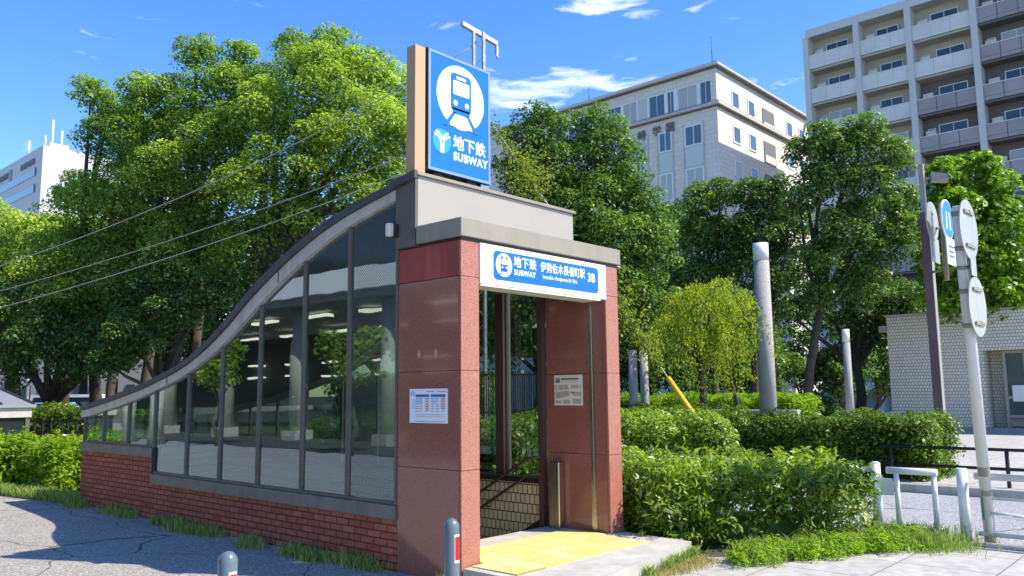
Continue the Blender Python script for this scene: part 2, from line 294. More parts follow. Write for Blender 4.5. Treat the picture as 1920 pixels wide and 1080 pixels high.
def thing(name, label, cat, loc, group=None):
    o = bpy.data.objects.new(name, None); o.location = loc; o.empty_display_size = .2; COL.objects.link(o)
    return tag(o, label, cat, group)
def struct(name, mb, m): o = mb.build(name, m); o['kind'] = 'structure'; return o

def text(s, size, x, y, z, face, m, parent, bold=.0, ext=.004, align='LEFT', xs=1., sp=1., name='lettering'):
    cu = bpy.data.curves.new('text', 'FONT'); cu.body = s; cu.size = size; cu.align_x = align; cjk = any(ord(c) > 0x2fff for c in s); cu.offset = 0 if cjk else bold*size; cu.extrude = ext/2; cu.space_character = sp; cu.resolution_u = 3
    o = bpy.data.objects.new('text', cu); COL.objects.link(o); bpy.context.view_layer.update()
    me = bpy.data.meshes.new_from_object(o.evaluated_get(bpy.context.evaluated_depsgraph_get())); COL.objects.unlink(o); bpy.data.objects.remove(o)
    if cjk and bold > 0:      # heavier strokes: the same outline again, a hair to each side
        b_ = bmesh.new(); 
        for i_, (dx_, dy_) in enumerate(((-1, 0), (0, 0), (1, 0), (0, 1), (0, -1))):
            k_ = me.copy(); k_.transform(Matrix.Translation((dx_*bold*size*.8, dy_*bold*size*.8, i_*.0003))); b_.from_mesh(k_)
        b_.to_mesh(me); b_.free()
    rot = {'-y': Matrix.Rotation(R(90), 4, 'X'), '-x': Matrix.Rotation(R(-90), 4, 'Z') @ Matrix.Rotation(R(90), 4, 'X'), '+y': Matrix.Rotation(R(180), 4, 'Z') @ Matrix.Rotation(R(90), 4, 'X')}[face]
    me.transform(Matrix.Translation((x, y, z)) @ rot @ Matrix.Diagonal((xs, 1, 1, 1))); me.materials.clear(); me.materials.append(M[m] if isinstance(m, str) else m)
    ob = bpy.data.objects.new(name, me); COL.objects.link(ob)
    if parent is not None: ob.parent = parent; ob.matrix_parent_inverse = Matrix.Translation(-parent.location)
    return ob
def flat(polys, y0, th, name, m, parent, ox=0., oz=0., sc=1.):
    "thin raised shapes on a surface facing -y"
    b = MB()
    for p in polys: b.prism([(ox+a*sc, oz+c*sc) for a, c in p], 1, y0-th, y0)
    return b.build(name, m, parent)
def circ(cx, cy, r, n=40, ry=None): return [(cx+r*math.cos(2*math.pi*i/n), cy+(ry or r)*math.sin(2*math.pi*i/n)) for i in range(n)]
def rrect(x0, x1, y0, y1, r, n=6):
    p = []
    for cx, cy, a0 in ((x1-r, y1-r, 0), (x0+r, y1-r, 90), (x0+r, y0+r, 180), (x1-r, y0+r, 270)):
        p += [(cx+r*math.cos(R(a0+90*i/n)), cy+r*math.sin(R(a0+90*i/n))) for i in range(n+1)]
    return p
def strip(pts, wd):
    L_ = []; R_ = []
    for i, p in enumerate(pts):
        a = pts[max(i-1, 0)]; b = pts[min(i+1, len(pts)-1)]; dx, dy = b[0]-a[0], b[1]-a[1]; l = math.hypot(dx, dy); nx, ny = -dy/l*wd/2, dx/l*wd/2
        L_.append((p[0]+nx, p[1]+ny)); R_.append((p[0]-nx, p[1]-ny))
    return [[L_[i], L_[i+1], R_[i+1], R_[i]] for i in range(len(pts)-1)]
def train_logo(y0, cx, cz, r, blue, parent):
    flat([circ(0, 0, 1, 48)], y0, .003, 'emblem_disc', 'letter', parent, cx, cz, r)
    flat([rrect(-.43, .43, -.42, .74, .14), [(-.43, -.36), (-.30, -.54), (.30, -.54), (.43, -.36)], [(-.34, -.50), (-.22, -.50), (-.56, -.99), (-.74, -.99)], [(.34, -.50), (.22, -.50), (.56, -.99), (.74, -.99)], [(-.58, -.86), (.58, -.86), (.64, -1.05), (-.64, -1.05)]][:4], y0-.003, .003, 'train_emblem', blue, parent, cx, cz, r)
    flat([rrect(-.34, .34, .06, .50, .05), rrect(-.2, .2, .56, .65, .02), circ(-.24, -.20, .085, 16), circ(.24, -.20, .085, 16)], y0-.006, .003, 'train_window', 'letter', parent, cx, cz, r)
    flat([[(-.27, -.64), (.27, -.64), (.48, -.95), (-.48, -.95)]], y0-.006, .003, 'emblem_track', 'letter', parent, cx, cz, r)
def y_logo(y0, cx, cz, r, parent):
    flat([circ(0, 0, 1, 36, 1.0)], y0, .003, 'emblem_disc', 'lblue', parent, cx, cz, r)
    ps = []
    for sg in (-1, 1):
        ps += strip([(sg*.12, -.98), (sg*.12, -.2), (sg*.2, .05), (sg*.45, .32), (sg*.86, .50)], .17)
        ps += strip([(sg*.02, .12), (sg*.1, .32), (sg*.3, .54), (sg*.66, .74)], .17)
    flat(ps, y0-.003, .003, 'y_emblem', 'letter', parent, cx, cz, r)

# ---- foliage
def unit(n):
    v = rng.normal(size=(n, 3)); return v/np.linalg.norm(v, axis=1, keepdims=True)
class Leaves:
    def __init__(s): s.P = []; s.N = []; s.Z = []; s.V = []; s.extra = MB()
    def add(s, P, N, size, var): s.P.append(P); s.N.append(N); s.Z.append(np.broadcast_to(size, (len(P),)).astype(float)); s.V.append(np.broadcast_to(var, (len(P),)).astype(float))
    def clump(s, c, r, n, size, squash=.8, var=0.5, up=.5):
        d = unit(n); d[:, 2] = np.where(d[:, 2] < -.5, -d[:, 2], d[:, 2]); rr = r*(.55+.45*rng.random(n)**.5)
        P = np.array(c)+d*rr[:, None]*np.array([1, 1, squash]); N = d*.7+np.array([0, 0, up])+rng.normal(size=(n, 3))*.45
        s.add(P, N, size*(.55+.85*rng.random(n)**1.5), np.clip(var+rng.normal(size=n)*.2, 0, 1))
    def mesh(s, name, m, parent=None, aspect=.5, droop=None, fold=.15):
        P = np.concatenate(s.P); N = np.concatenate(s.N); Z = np.concatenate(s.Z)[:, None]; V = np.concatenate(s.V); n = len(P)
        N /= np.linalg.norm(N, axis=1, keepdims=True)+1e-9; A = np.cross(N, unit(n))
        if droop is not None: A = A+np.array([0, 0, -droop])
        A /= np.linalg.norm(A, axis=1, keepdims=True)+1e-9; B = np.cross(N, A); B /= np.linalg.norm(B, axis=1, keepdims=True)+1e-9
        v = np.stack([P-A*Z*.5, P+B*Z*.5*aspect-A*Z*.05+N*Z*fold, P+A*Z*.5, P-B*Z*.5*aspect-A*Z*.05+N*Z*fold], 1).reshape(-1, 3)
        ev = np.array(s.extra.v, float).reshape(-1, 3); ne = len(s.extra.f)
        me = bpy.data.meshes.new(name); me.vertices.add(len(v)+len(ev)); me.vertices.foreach_set('co', np.concatenate([v, ev]).ravel())
        el = [i+len(v) for f in s.extra.f for i in f]; fl = [len(f) for f in s.extra.f]
        loops = np.concatenate([np.arange(4*n), np.array(el, int)]).astype(np.int32); tot = np.concatenate([np.full(n, 4), np.array(fl, int)]).astype(np.int32)
        me.loops.add(len(loops)); me.loops.foreach_set('vertex_index', loops); me.polygons.add(n+ne)
        me.polygons.foreach_set('loop_start', np.concatenate([[0], np.cumsum(tot)[:-1]]).astype(np.int32)); me.polygons.foreach_set('loop_total', tot)
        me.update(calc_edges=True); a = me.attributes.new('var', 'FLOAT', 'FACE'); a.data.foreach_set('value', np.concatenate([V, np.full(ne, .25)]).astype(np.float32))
        me.materials.append(M[m]); o = bpy.data.objects.new(name, me); COL.objects.link(o)
        if parent is not None: o.parent = parent; o.matrix_parent_inverse = Matrix.Translation(-parent.location)
        return o
    def core(s, c, r, seed=0):
        n1, n2 = 8, 12; v = []; f = []
        for i in range(n1+1):
            for j in range(n2):
                a = math.pi*i/n1; b = 2*math.pi*j/n2; k = r*(1+.2*math.sin(3*b+seed)*math.sin(2*a+seed*1.7))
                v.append((c[0]+k*math.sin(a)*math.cos(b), c[1]+k*math.sin(a)*math.sin(b), c[2]+k*math.cos(a)))
        for i in range(n1):
            for j in range(n2): f.append((i*n2+j, i*n2+(j+1) % n2, (i+1)*n2+(j+1) % n2, (i+1)*n2+j))
        s.extra.add(v, f)
def crown(blobs, size, dens, rel=.36, core=.45, spread=.92, up=.5):
    L_ = Leaves()
    for bi, (c, r) in enumerate(blobs):
        c = np.array(c); n = int(16*(1+r*.35)/(rel/.36)**1.6)
        base = rng.random()*.4
        for k in range(n):
            d = unit(1)[0]
            if d[2] < -.55: d[2] *= -1
            sr = r*rel*(.45+.95*rng.random()); sc = c+d*r*(spread-rel*.5)*(0.8+.3*rng.random())*np.array([1, 1, .92])
            if any(np.linalg.norm(sc-np.array(c2)) < r2*.55 for j, (c2, r2) in enumerate(blobs) if j != bi): continue
            L_.clump(sc, sr, int(dens*sr*sr/size/size*8)+8, size, .78, .18+base+.35*rng.random(), up)
        # inner leaves and solid core coloured darker, crown shade put into their colour
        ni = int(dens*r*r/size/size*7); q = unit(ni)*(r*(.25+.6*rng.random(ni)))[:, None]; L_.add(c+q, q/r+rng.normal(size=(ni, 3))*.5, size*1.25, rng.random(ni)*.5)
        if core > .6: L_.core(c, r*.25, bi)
    return L_
def tree(name, label, cat, base, blobs, size, dens, lm, trunk_r=.22, group=None, fork=None, rel=.36, core=.5, aspect=.5, stems=1, spread=.92, droop=None):
    base = Vector(base); t = thing(name, label, cat, base, group)
    cs = [Vector(c) for c, r in blobs]; zc = sum(c.z for c in cs)/len(cs); lowest = min(c.z-r for (c, r) in blobs)
    fz = fork if fork is not None else max(base.z+.8, lowest*.7+zc*.3-.5)
    tb = MB()
    for sI in range(stems):
        b0 = base+Vector((random.uniform(-.3, .3), random.uniform(-.3, .3), 0))*(sI > 0)
        cen = sum(cs, Vector())/len(cs); fp = Vector((b0.x*.6+cen.x*.4, b0.y*.6+cen.y*.4, fz)) + Vector((random.uniform(-.4, .4), random.uniform(-.4, .4), 0))*(stems > 1)
        mid = (b0+fp)/2+Vector((random.uniform(-.15, .15), random.uniform(-.15, .15), 0))
        tb.tube([b0-Vector((0, 0, .1)), b0+Vector((0, 0, .35)), mid, fp], [trunk_r*1.35, trunk_r, trunk_r*.85, trunk_r*.7], 9)
        for i, c in enumerate(cs):
            if i % stems != sI: continue
            q = fp.lerp(c, .5)+Vector((random.uniform(-.4, .4), random.uniform(-.4, .4), random.uniform(-.2, .5)))
            tb.tube([fp-Vector((0, 0, .3)), q, c], [trunk_r*.55, trunk_r*.36, trunk_r*.12], 6)
    tb.build('trunk', 'bark', t)
    crown([(tuple(c), r) for c, r in blobs], size, dens, rel, core, spread).mesh('crown', lm, t, aspect, droop)
    return t
def pxblobs(L_): return [(at(x, y, d), r) for x, y, d, r in L_]
def shrub_leaves(x0, x1, y0, y1, z0, z1, size, dens, rough=.12, lump=.28, ang=0., centre=None, skew=0.):
    "leafy rounded mass filling a box; ang turns it about its centre"
    L_ = Leaves(); cx, cy = (x0+x1)/2, (y0+y1)/2; hx, hy = (x1-x0)/2, (y1-y0)/2; H = z1-z0; ca, sa = math.cos(ang), math.sin(ang)
    def W(x, y, z): return (cx+x*ca-y*sa, cy+x*sa+y*ca, z)
    area = 4*hx*hy+4*(hx+hy)*H; n = int(area/(lump*lump)*1.8)
    for k in range(n):
        fcs = rng.random()*area
        if fcs < 4*hx*hy: p = (rng.uniform(-hx, hx), rng.uniform(-hy, hy), z1-lump*.7+rng.normal()*rough*.6)
        else:
            z = z0+H*rng.random()
            if rng.random() < hx/(hx+hy): p = (rng.uniform(-hx, hx), (hy-lump*.5)*rng.choice([-1, 1])+rng.normal()*rough*.5, z)
            else: p = ((hx-lump*.5)*rng.choice([-1, 1])+rng.normal()*rough*.5, rng.uniform(-hy, hy), z)
        r = lump*(.6+.7*rng.random()); L_.clump(W(*p[:2], min(p[2], z1)), r, int(dens*r*r/size/size*8)+6, size, .85, .2+.6*rng.random(), .5)
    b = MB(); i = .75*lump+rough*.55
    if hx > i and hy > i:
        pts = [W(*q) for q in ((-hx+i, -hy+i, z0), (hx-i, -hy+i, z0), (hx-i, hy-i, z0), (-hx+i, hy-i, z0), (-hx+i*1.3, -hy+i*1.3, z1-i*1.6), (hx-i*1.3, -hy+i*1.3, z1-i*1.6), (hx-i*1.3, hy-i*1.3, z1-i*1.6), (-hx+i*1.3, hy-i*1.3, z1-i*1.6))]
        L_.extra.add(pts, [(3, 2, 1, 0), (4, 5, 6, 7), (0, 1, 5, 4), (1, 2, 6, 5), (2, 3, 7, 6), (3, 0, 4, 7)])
    return L_
def shrub(name, label, cat, box, size, dens, lm, rough=.12, lump=.28, ang=0., group=None, aspect=.45, sprigs=0, droop=None):
    x0, x1, y0, y1, z0, z1 = box; t = thing(name, label, cat, ((x0+x1)/2, (y0+y1)/2, z0), group)
    L_ = shrub_leaves(x0, x1, y0, y1, z0, z1, size, dens, rough, lump, ang)
    if sprigs:
        ca, sa = math.cos(ang), math.sin(ang)
        for k in range(sprigs):
            a, b = random.uniform(-.47, .47)*(x1-x0), random.uniform(-.47, .47)*(y1-y0); p = Vector(((x0+x1)/2+a*ca-b*sa, (y0+y1)/2+a*sa+b*ca, z1-.1)); e = Vector((random.gauss(0, .12), random.gauss(0, .12), random.uniform(.12, .42))); v_ = random.uniform(.5, 1)
            for q in range(22):
                pp = p+e*(q/22)+Vector((random.gauss(0, .02), random.gauss(0, .02), 0)); L_.add(np.array([pp]), rng.normal(size=(1, 3))*.6+np.array([0, 0, .6]), size*random.uniform(.7, 1.3), min(1, v_+random.gauss(0, .15)))
    L_.mesh('foliage', lm, t, aspect, droop)
    tw = MB(); ca, sa = math.cos(ang), math.sin(ang); cx, cy = (x0+x1)/2, (y0+y1)/2
    for k in range(int(10+(x1-x0)*(y1-y0)*5)):
        a, b = random.uniform(-.42, .42)*(x1-x0), random.uniform(-.42, .42)*(y1-y0); X, Y = cx+a*ca-b*sa, cy+a*sa+b*ca
        tw.tube([(X, Y, z0-.05), (X+random.uniform(-.2, .2), Y+random.uniform(-.2, .2), z0+(z1-z0)*.85)], [.012, .004], 4)
    tw.build('stems', 'bark', t); return t
def blades(n, fn, h, wd, lean=.5):
    "n grass blades; fn() -> (x, y, z)"
    v = []; f = []; var = []
    for i in range(n):
        x, y, z = fn(); a = random.uniform(0, 6.283); hh = h*(.2+1.1*random.random()**1.8); lx, ly = math.cos(a)*hh*lean*random.random(), math.sin(a)*hh*lean*random.random(); b = random.uniform(0, 6.283); wx, wy = math.cos(b)*wd/2, math.sin(b)*wd/2; o = len(v)
        v += [(x-wx, y-wy, z), (x+wx, y+wy, z), (x+lx*.4+wx*.8, y+ly*.4+wy*.8, z+hh*.6), (x+lx*.4-wx*.8, y+ly*.4-wy*.8, z+hh*.6), (x+lx, y+ly, z+hh*(1-.3*lean))]
        f += [(o, o+1, o+2, o+3), (o+3, o+2, o+4)]; r = random.random(); var += [r, r]
    return v, f, var
def grass(label, n, fn, h, wd, m='grass', lean=.7):
    v, f, var = blades(n, fn, h, wd, lean); me = bpy.data.meshes.new('grass'); me.from_pydata(v, [], f); a = me.attributes.new('var', 'FLOAT', 'FACE'); a.data.foreach_set('value', var); me.materials.append(M[m])
    o = bpy.data.objects.new('grass', me); COL.objects.link(o); return tag(o, label, 'grass', kind='stuff')

# ================================================================ SETTING
G = -.15
W_ = 2.62; YE = 9.05
def holed(x0, x1, y0, y1, hx0, hx1, hy0, hy1, z):
    b = MB()
    for a, c, d, e in ((x0, x1, y0, hy0), (x0, x1, hy1, y1), (x0, hx0, hy0, hy1), (hx1, x1, hy0, hy1)): b.add([(a, d, z), (c, d, z), (c, e, z), (a, e, z)], [(0, 1, 2, 3)])
    return b
gnd = struct('ground', holed(-400, 500, -200, 700, .1, 2.52, .1, 8.95, G-.012), 'earth')
def sheet(name, poly, z, m): return struct(name, MB().add([(x, y, z) for x, y in poly], [tuple(range(len(poly)))]), m)
sheet('pavement', [(-3.4, -30), (.04, -30), (.04, 9.3), (-.15, 10.6), (-.5, 12.0), (-1.2, 60), (-3.4, 60)], G-.004, 'asph')
sheet('plaza', [(-60, -30), (-3.4, -30), (-3.4, 60), (-60, 60)], G-.002, 'plaza')
sheet('footpath', [(.04, -30), (5.0, -30), (5.0, -2.6), (4.2, -1.9), (2.9, -1.35), (2.0, -.6), (.04, -.3)], G-.006, 'pave')
sheet('road', [(5.3, -40), (9.7, -40), (9.7, 60), (5.3, 60)], G-.003, 'road')
kb = MB().box(9.7, 9.85, -40, 60, G-.02, G+.14, .01); struct('kerb', kb, 'conc_lt')
kb = MB().box(5.0, 5.15, -40, 12, G-.02, G+.03, .008); struct('kerb', kb, 'conc')
sheet('park_pavement', [(9.85, -40), (30, -40), (30, 1.8), (9.85, 1.8)], G+.12, 'pave')
sheet('park_path', [(14.5, 1.8), (30, 1.8), (60, 14), (60, 26), (30, 14), (18, 5)], G+.115, 'pave')
sheet('park_ground', [(9.86, 1.81), (120, 1.81), (120, 130), (9.86, 130)], G+.108, 'earth')
sheet('street', [(-10, 56), (30, 40), (34, 50), (-10, 68)], G+.004, 'road')

# ================================================================ SUBWAY ENTRANCE
E = thing('subway_entrance', 'red granite and glass subway entrance shelter with a swooping curved roof', 'subway entrance', (1.31, 4.5, G))
TOPP = [(.62, 3.86), (1.0, 3.79), (1.64, 3.69), (2.14, 3.58), (2.65, 3.42), (3.28, 3.17), (3.8, 2.92), (4.13, 2.72), (4.5, 2.49), (5.01, 2.25), (5.64, 2.02), (6.71, 1.79), (7.92, 1.60), (9.09, 1.44)]
BOTP = [(.62, 3.69), (.93, 3.63), (1.8, 3.46), (2.3, 3.31), (2.72, 3.14), (3.2, 2.93), (3.67, 2.69), (4.1, 2.45), (4.51, 2.23), (5.04, 2.04), (5.5, 1.88), (6.4, 1.68), (7.39, 1.49), (9.09, 1.25)]
def interp(P, y):
    for (a, b), (c, d) in zip(P, P[1:]):
        if a <= y <= c: return b+(d-b)*(y-a)/(c-a)
    return P[0][1] if y < P[0][0] else P[-1][1]
ys = [.95+(9.09-.95)*i/60 for i in range(61)]
def ztop(y): return sum(interp(TOPP, min(9.09, max(.62, y+d))) for d in (-.3, -.15, 0, .15, .3))/5
def zbot(y): return sum(interp(BOTP, min(9.09, max(.62, y+d))) for d in (-.3, -.15, 0, .15, .3))/5
mid = lambda y: zbot(y)+(ztop(y)-zbot(y))*.64
rf = MB().prism([(y, ztop(y)+.01) for y in ys]+[(y, mid(y)) for y in reversed(ys)], 0, -.07, W_+.07).build('roof', 'roof', E)
for x0, x1 in ((-.035, .03), (W_-.03, W_+.035)):
    MB().prism([(y, mid(y)-.004) for y in ys]+[(y, zbot(y)) for y in reversed(ys)], 0, x0, x1).build('eave_band', 'edge_alu', E)
cj = MB()
for y in (6.0, 3.15): cj.box(-.040, -.034, y, y+.012, zbot(y)+.01, mid(y)-.01)
cj.build('eave_joint', 'darkmetal', E)
# granite pillars, built of stacked slabs with open joints
def pillar(x0, x1, y0, y1, side, name='granite_pillar'):
    zs = [G-.03, .88, 1.82, 2.73, 3.085]; core = MB().box(x0+.006, x1-.006, y0+.006, y1-.006, G-.03, 3.08).build(name, 'joint', E)
    f = MB(); s = MB()
    for a, b in zip(zs, zs[1:]):
        f.box(x0+.003, x1-.003, y0, y0+.03, a+.003, b-.003)
        if b < 3 or not side: s.box(x0, x1, y0+.034, y1, a+.003, b-.003)
    if side: MB().box(x0, x1, y0+.034, y1, 2.736, 3.082).build('red_panel', 'red_panel', core)
    f.build('front_slab', 'granite', core); s.build('side_slab', 'granite_pol', core); return core
pl = pillar(0, .25, 0, .92, True)
pr = pillar(W_-.25, W_, 0, .92, False)
for yc in (.6, .35): MB().prism([(yc-.026, 1.995), (yc, 1.945), (yc+.026, 1.995), (yc, 2.045)], 0, -.004, 0).build('diamond_marker', 'gold', pl)
# canopy fascia, upper block, side cheek
MB().box(-.03, W_+.03, -.035, .625, 3.115, 3.30, .006).build('canopy_fascia', 'alu', E)
MB().box(.0, W_, .0, .62, 3.084, 3.114).build('shadow_gap', 'darkmetal', E)
ub = MB().box(0.0, W_-.03, .63, .95, 3.10, 3.835).build('upper_block', 'alu_lt', E)
MB().box(-.03, W_+.0, .60, .98, 3.838, 3.875, .004).build('coping', 'alu', ub)
MB().box(-.028, -.002, .655, .945, 3.10, 3.80).build('side_cheek', 'bronze', ub)
MB().box(-.034, -.002, .632, .650, 3.10, 3.80).build('corner_trim', 'bronze', ub)
MB().prism([(.60, 3.80), (.60, 3.885), (1.0, 3.82), (1.0, 3.74)], 0, -.075, -.035).build('roof_flashing', 'roof', E)
# light over the glass
lt = MB().box(-.06, -.03, .90, .96, 3.22, 3.36).build('lamp_bracket', 'darkmetal', E)
MB().box(-.13, -.06, .93, 1.0, 3.23, 3.37, .012).build('lamp_housing', 'cream', lt)
# glazed side walls
MY = [.945, 1.77, 2.64, 3.59, 4.52, 5.43, 6.43, 7.33, 8.25, 9.03]
def sillz(y): return .49 if y < 6.42 else .86
for side, X in ((0, 0.0), (1, W_)):
    sg = -1 if side == 0 else 1
    for i, y in enumerate(MY):
        xx0, xx1 = sorted((X+sg*.008, X-sg*.035)); z0 = sillz(y)+.001
        MB().prism([(y-.02, z0), (y+.02, z0), (y+.02, zbot(y+.02)-.003), (y-.02, zbot(y-.02)-.003)], 0, xx0, xx1).build('mullion', 'bronze', E)
    for i in range(len(MY)-1):
        a, b = MY[i]+.0225, MY[i+1]-.0225; z0 = sillz((a+b)/2)+.002; n = 6
        top = [(b-(b-a)*k/n, zbot(b-(b-a)*k/n)+.01) for k in range(n+1)]
        gx = X-sg*.02
        MB().add([(gx, a, z0+.03), (gx, b, z0+.03)]+[(gx, y, z) for y, z in top], [tuple(range(n+3))]).build('glass_pane', 'glassdots' if i == 0 and side == 0 else 'glass', E)
        xx0, xx1 = sorted((X+sg*.006, X-sg*.05)); MB().box(xx0, xx1, a, b, z0, z0+.03).build('glazing_bead', 'bronze', E)
    for (ya, yb, z1) in ((.93, 6.40, .488), (6.42, YE+.02, .858)):
        xx0, xx1 = sorted((X+sg*.035, X-sg*.12)); MB().box(xx0, xx1, ya, yb, z1-.14, z1, .004).build('sill', 'sill', E)
        xx0, xx1 = sorted((X, X-sg*.10)); MB().box(xx0, xx1, ya, yb+(-.0 if yb > 8 else .017), G-.03, z1-.142).build('brick_wall', 'brick', E)
    xx0, xx1 = sorted((X+sg*.02, X-sg*.1)); MB().box(xx0, xx1, 6.402, 6.418, .35, .858).build('sill_riser', 'darkmetal', E)
# far end wall
MB().box(.102, W_-.102, YE-.1, YE, G-.03, .70).build('brick_wall', 'brick', E); MB().box(.125, W_-.125, YE-.08, YE+.02, .705, .845).build('sill', 'sill', E)
MB().add([(.02, YE-.03, .85), (W_-.02, YE-.03, .85), (W_-.02, YE-.03, 1.27), (.02, YE-.03, 1.27)], [(0, 1, 2, 3)]).build('glass_pane', 'glass', E)
# sign box over the doorway
sb = MB().box(.254, W_-.254, -.018, .24, 2.675, 3.082, .005).build('sign_box', 'signwhite', E)
sf = MB()
for x in (.26, .93, 1.60): sf.box(x, x+.655, -.012, .235, 2.655, 2.672)
sf.build('soffit_panel', 'cream', sb)
flat([rrect(.44, 2.21, 2.735, 3.03, .05)], -.018, .004, 'sign_face', 'blue2', sb)
train_logo(-.022, .59, 2.89, .122, 'blue2', sb)
text('地下鉄', .122, .735, -.022, 2.90, '-y', 'letter', sb, .022)
text('SUBWAY', .078, .745, -.022, 2.81, '-y', 'letter', sb, .028, sp=1.12)
text('伊勢佐木長者町駅', .118, 1.165, -.022, 2.895, '-y', 'letter', sb, .016, xs=.83)
text('Isezaki-chojamachi Sta.', .064, 1.20, -.022, 2.815, '-y', 'letter', sb, .004, sp=1.04)
text('3B', .14, 2.0, -.022, 2.86, '-y', 'letter', sb, .022, xs=.92, sp=1.1)
# doorway details
MB().box(W_-.256, W_-.252, .19, .255, .0, 2.67).box(W_-.262, W_-.2565, .215, .228, 0, 2.67).build('shutter_track', 'steel', E)
MB().box(.252, .258, .19, .255, .0, 2.67).build('shutter_track', 'steel', E)
MB().box(W_-.36, W_-.262, .66, .82, .0, .78, .01).build('steel_post', 'steel', E)
MB().box(W_-.33, W_-.252, .925, 1.0, .0, 3.1).build('inner_post', 'brownmetal', E)
MB().box(W_-.20, W_-.09, 1.70, 1.84, .5, 2.9).box(W_-.215, W_-.202, 1.62, 1.65, .5, 2.9).build('inner_post', 'brownmetal', E)
MB().box(.26, W_-.26, .62, .93, 2.86, 3.08).build('inner_ceiling', 'darkmetal', E)
MB().box(W_-.33, W_-.121, 1.0, YE-.12, .50, .565).build('inner_sill', 'darkmetal', E)
MB().box(.121, .30, .93, YE-.12, .42, .48).build('inner_sill', 'darkmetal', E)
MB().box(W_-.26, W_-.122, .93, YE-.1, -4.6, .499).build('tiled_stair_wall', 'stairtile', E)
MB().box(.122, .25, .93, YE-.1, -4.6, .419).build('tiled_stair_wall', 'stairtile', E)
MB().box(.25, W_-.26, YE-.3, YE-.101, -4.6, .70).build('tiled_stair_wall', 'stairtile', E)
st = MB()
for k in range(26): st.box(.25, W_-.262, .93+.3*k, .93+.3*(k+1)+.02, -.17*(k+1)-.4, -.17*(k+1))
st.build('staircase', 'conc', E)
MB().prism([(.93, -.4), (.93, .09), (1.0, .09), (8.7, -4.28), (8.7, -4.7)], 0, W_-.285, W_-.263).build('stair_skirting', 'darkmetal', E)
hr = MB()
for dz in (0, -.2):
    p = [(W_-.36, .95, .83+dz), (W_-.36, 1.15, .80+dz), (W_-.36, 4.2, -.93+dz), (W_-.36, 7.5, -2.8+dz)]; hr.tube(p, .018, 8)
for y in (1.9, 2.9, 3.9, 4.9): hr.bar((W_-.36, y, .37-(y-1.9)*.567), (W_-.262, y, .35-(y-1.9)*.567), .02, .02); hr.bar((W_-.36, y, .17-(y-1.9)*.567), (W_-.262, y, .15-(y-1.9)*.567), .02, .02)
hr.build('handrail', 'brownmetal', E)
# concrete threshold and tactile paving
sl = MB()
sl.box(.252, 2.368, -.019, .925, G-.03, 0); sl.prism([(.0, -1.30), (1.95, -1.02), (2.54, -.93), (2.60, -.022), (.0, -.022)], 2, G-.03, 0)
sl.build('concrete_step', 'conc_lt', E)
MB().prism([(.10, -.60), (2.20, -.62), (2.20, -.04), (.10, -.04)], 2, .0, .012).box(.27, 2.30, -.01, .56, 0, .012).build('tactile_paving', 'yellow', E)
# notices
P1 = MB().box(-.008, -.0005, .18, .73, 1.315, 1.65).build('notice_board', 'signwhite', None); tag(P1, 'white fare and timetable notice on the left granite pillar', 'notice')
def onx(polys, name, m, parent, x=-.008, th=.0015):
    b = MB()
    for p in polys: b.prism([(.73-u, 1.65-v) for u, v in p], 0, x-th, x)
    return b.build(name, m, parent)
rc = lambda u0, u1, v0, v1: [(u0, v0), (u1, v0), (u1, v1), (u0, v1)]
M['p_blue'] = mat('print_blue', (.04, .14, .38), .5); M['p_pink'] = mat('print_pink', (.80, .50, .48), .5); M['p_lb'] = mat('print_light_blue', (.48, .68, .82), .5); M['p_grey'] = mat('print_grey', (.25, .28, .32), .6)
onx([rc(.09, .29, .055, .082), rc(.315, .525, .055, .082)], 'print', 'p_blue', P1)
onx([rc(.085, .2, .088, .15), rc(.315, .40, .088, .15), rc(.03, .08, .10, .2)], 'print', 'p_lb', P1)
onx([rc(.24, .29, .088, .22), rc(.455, .525, .088, .20)], 'print', 'p_pink', P1)
onx([rc(u, u+.045, v, v+.006) for v in (.096, .12, .148, .17, .19, .215) for u in (.09, .145, .23, .32, .39, .47)]+[rc(.10, .52, v, v+.003) for v in (.25, .27)]+[rc(.09, .52, .318, .323), rc(.25, .36, .025, .033), rc(.41, .53, .027, .033)], 'print', 'p_grey', P1, x=-.0095)
onx([rc(.022, .034, .03, .07), rc(.058, .07, .03, .07), rc(.04, .052, .018, .03)], 'print', 'p_blue', P1)
XP = W_-.25
P2 = MB().box(XP-.008, XP-.0005, .36, .79, 1.445, 1.81).build('map_board', mat('map_paper', (.80, .75, .62), .5), None); tag(P2, 'small beige street map poster on the inner granite wall', 'map')
def onx2(polys, m, x):
    b = MB()
    for p in polys: b.prism([(.79-u, 1.81-v) for u, v in p], 0, x-.0015, x)
    return b.build('print', m, P2)
M['map_g'] = mat('map_grey', (.45, .42, .33), .6); M['map_k'] = mat('map_black', (.02, .02, .02), .6)
onx2([rc(.02, .04, .12, .19), rc(.07, .14, .12, .18), rc(.15, .22, .12, .175), rc(.26, .38, .12, .16), rc(.40, .415, .12, .16), [(.02, .205), (.22, .19), (.24, .23), (.22, .255), (.02, .285)], [(.245, .2), (.41, .205), (.41, .255), (.30, .25)], rc(.02, .105, .305, .34), rc(.135, .24, .30, .345), [(.285, .28), (.41, .29), (.41, .345), (.285, .345)]], 'map_g', XP-.008)
onx2([rc(.025, .085, .035, .09), rc(.25, .31, .205, .214)]+[rc(.11+.027*i, .13+.027*i, .038, .058) for i in range(10)], 'map_k', XP-.008)
onx2([rc(.11, .36, .07, .073), rc(.11, .37, .083, .086)], 'map_g', XP-.0085); onx2([rc(.038, .072, .045, .06), rc(.038, .072, .07, .076)], mat('map_cream', (.6, .56, .47), .6), XP-.0096)

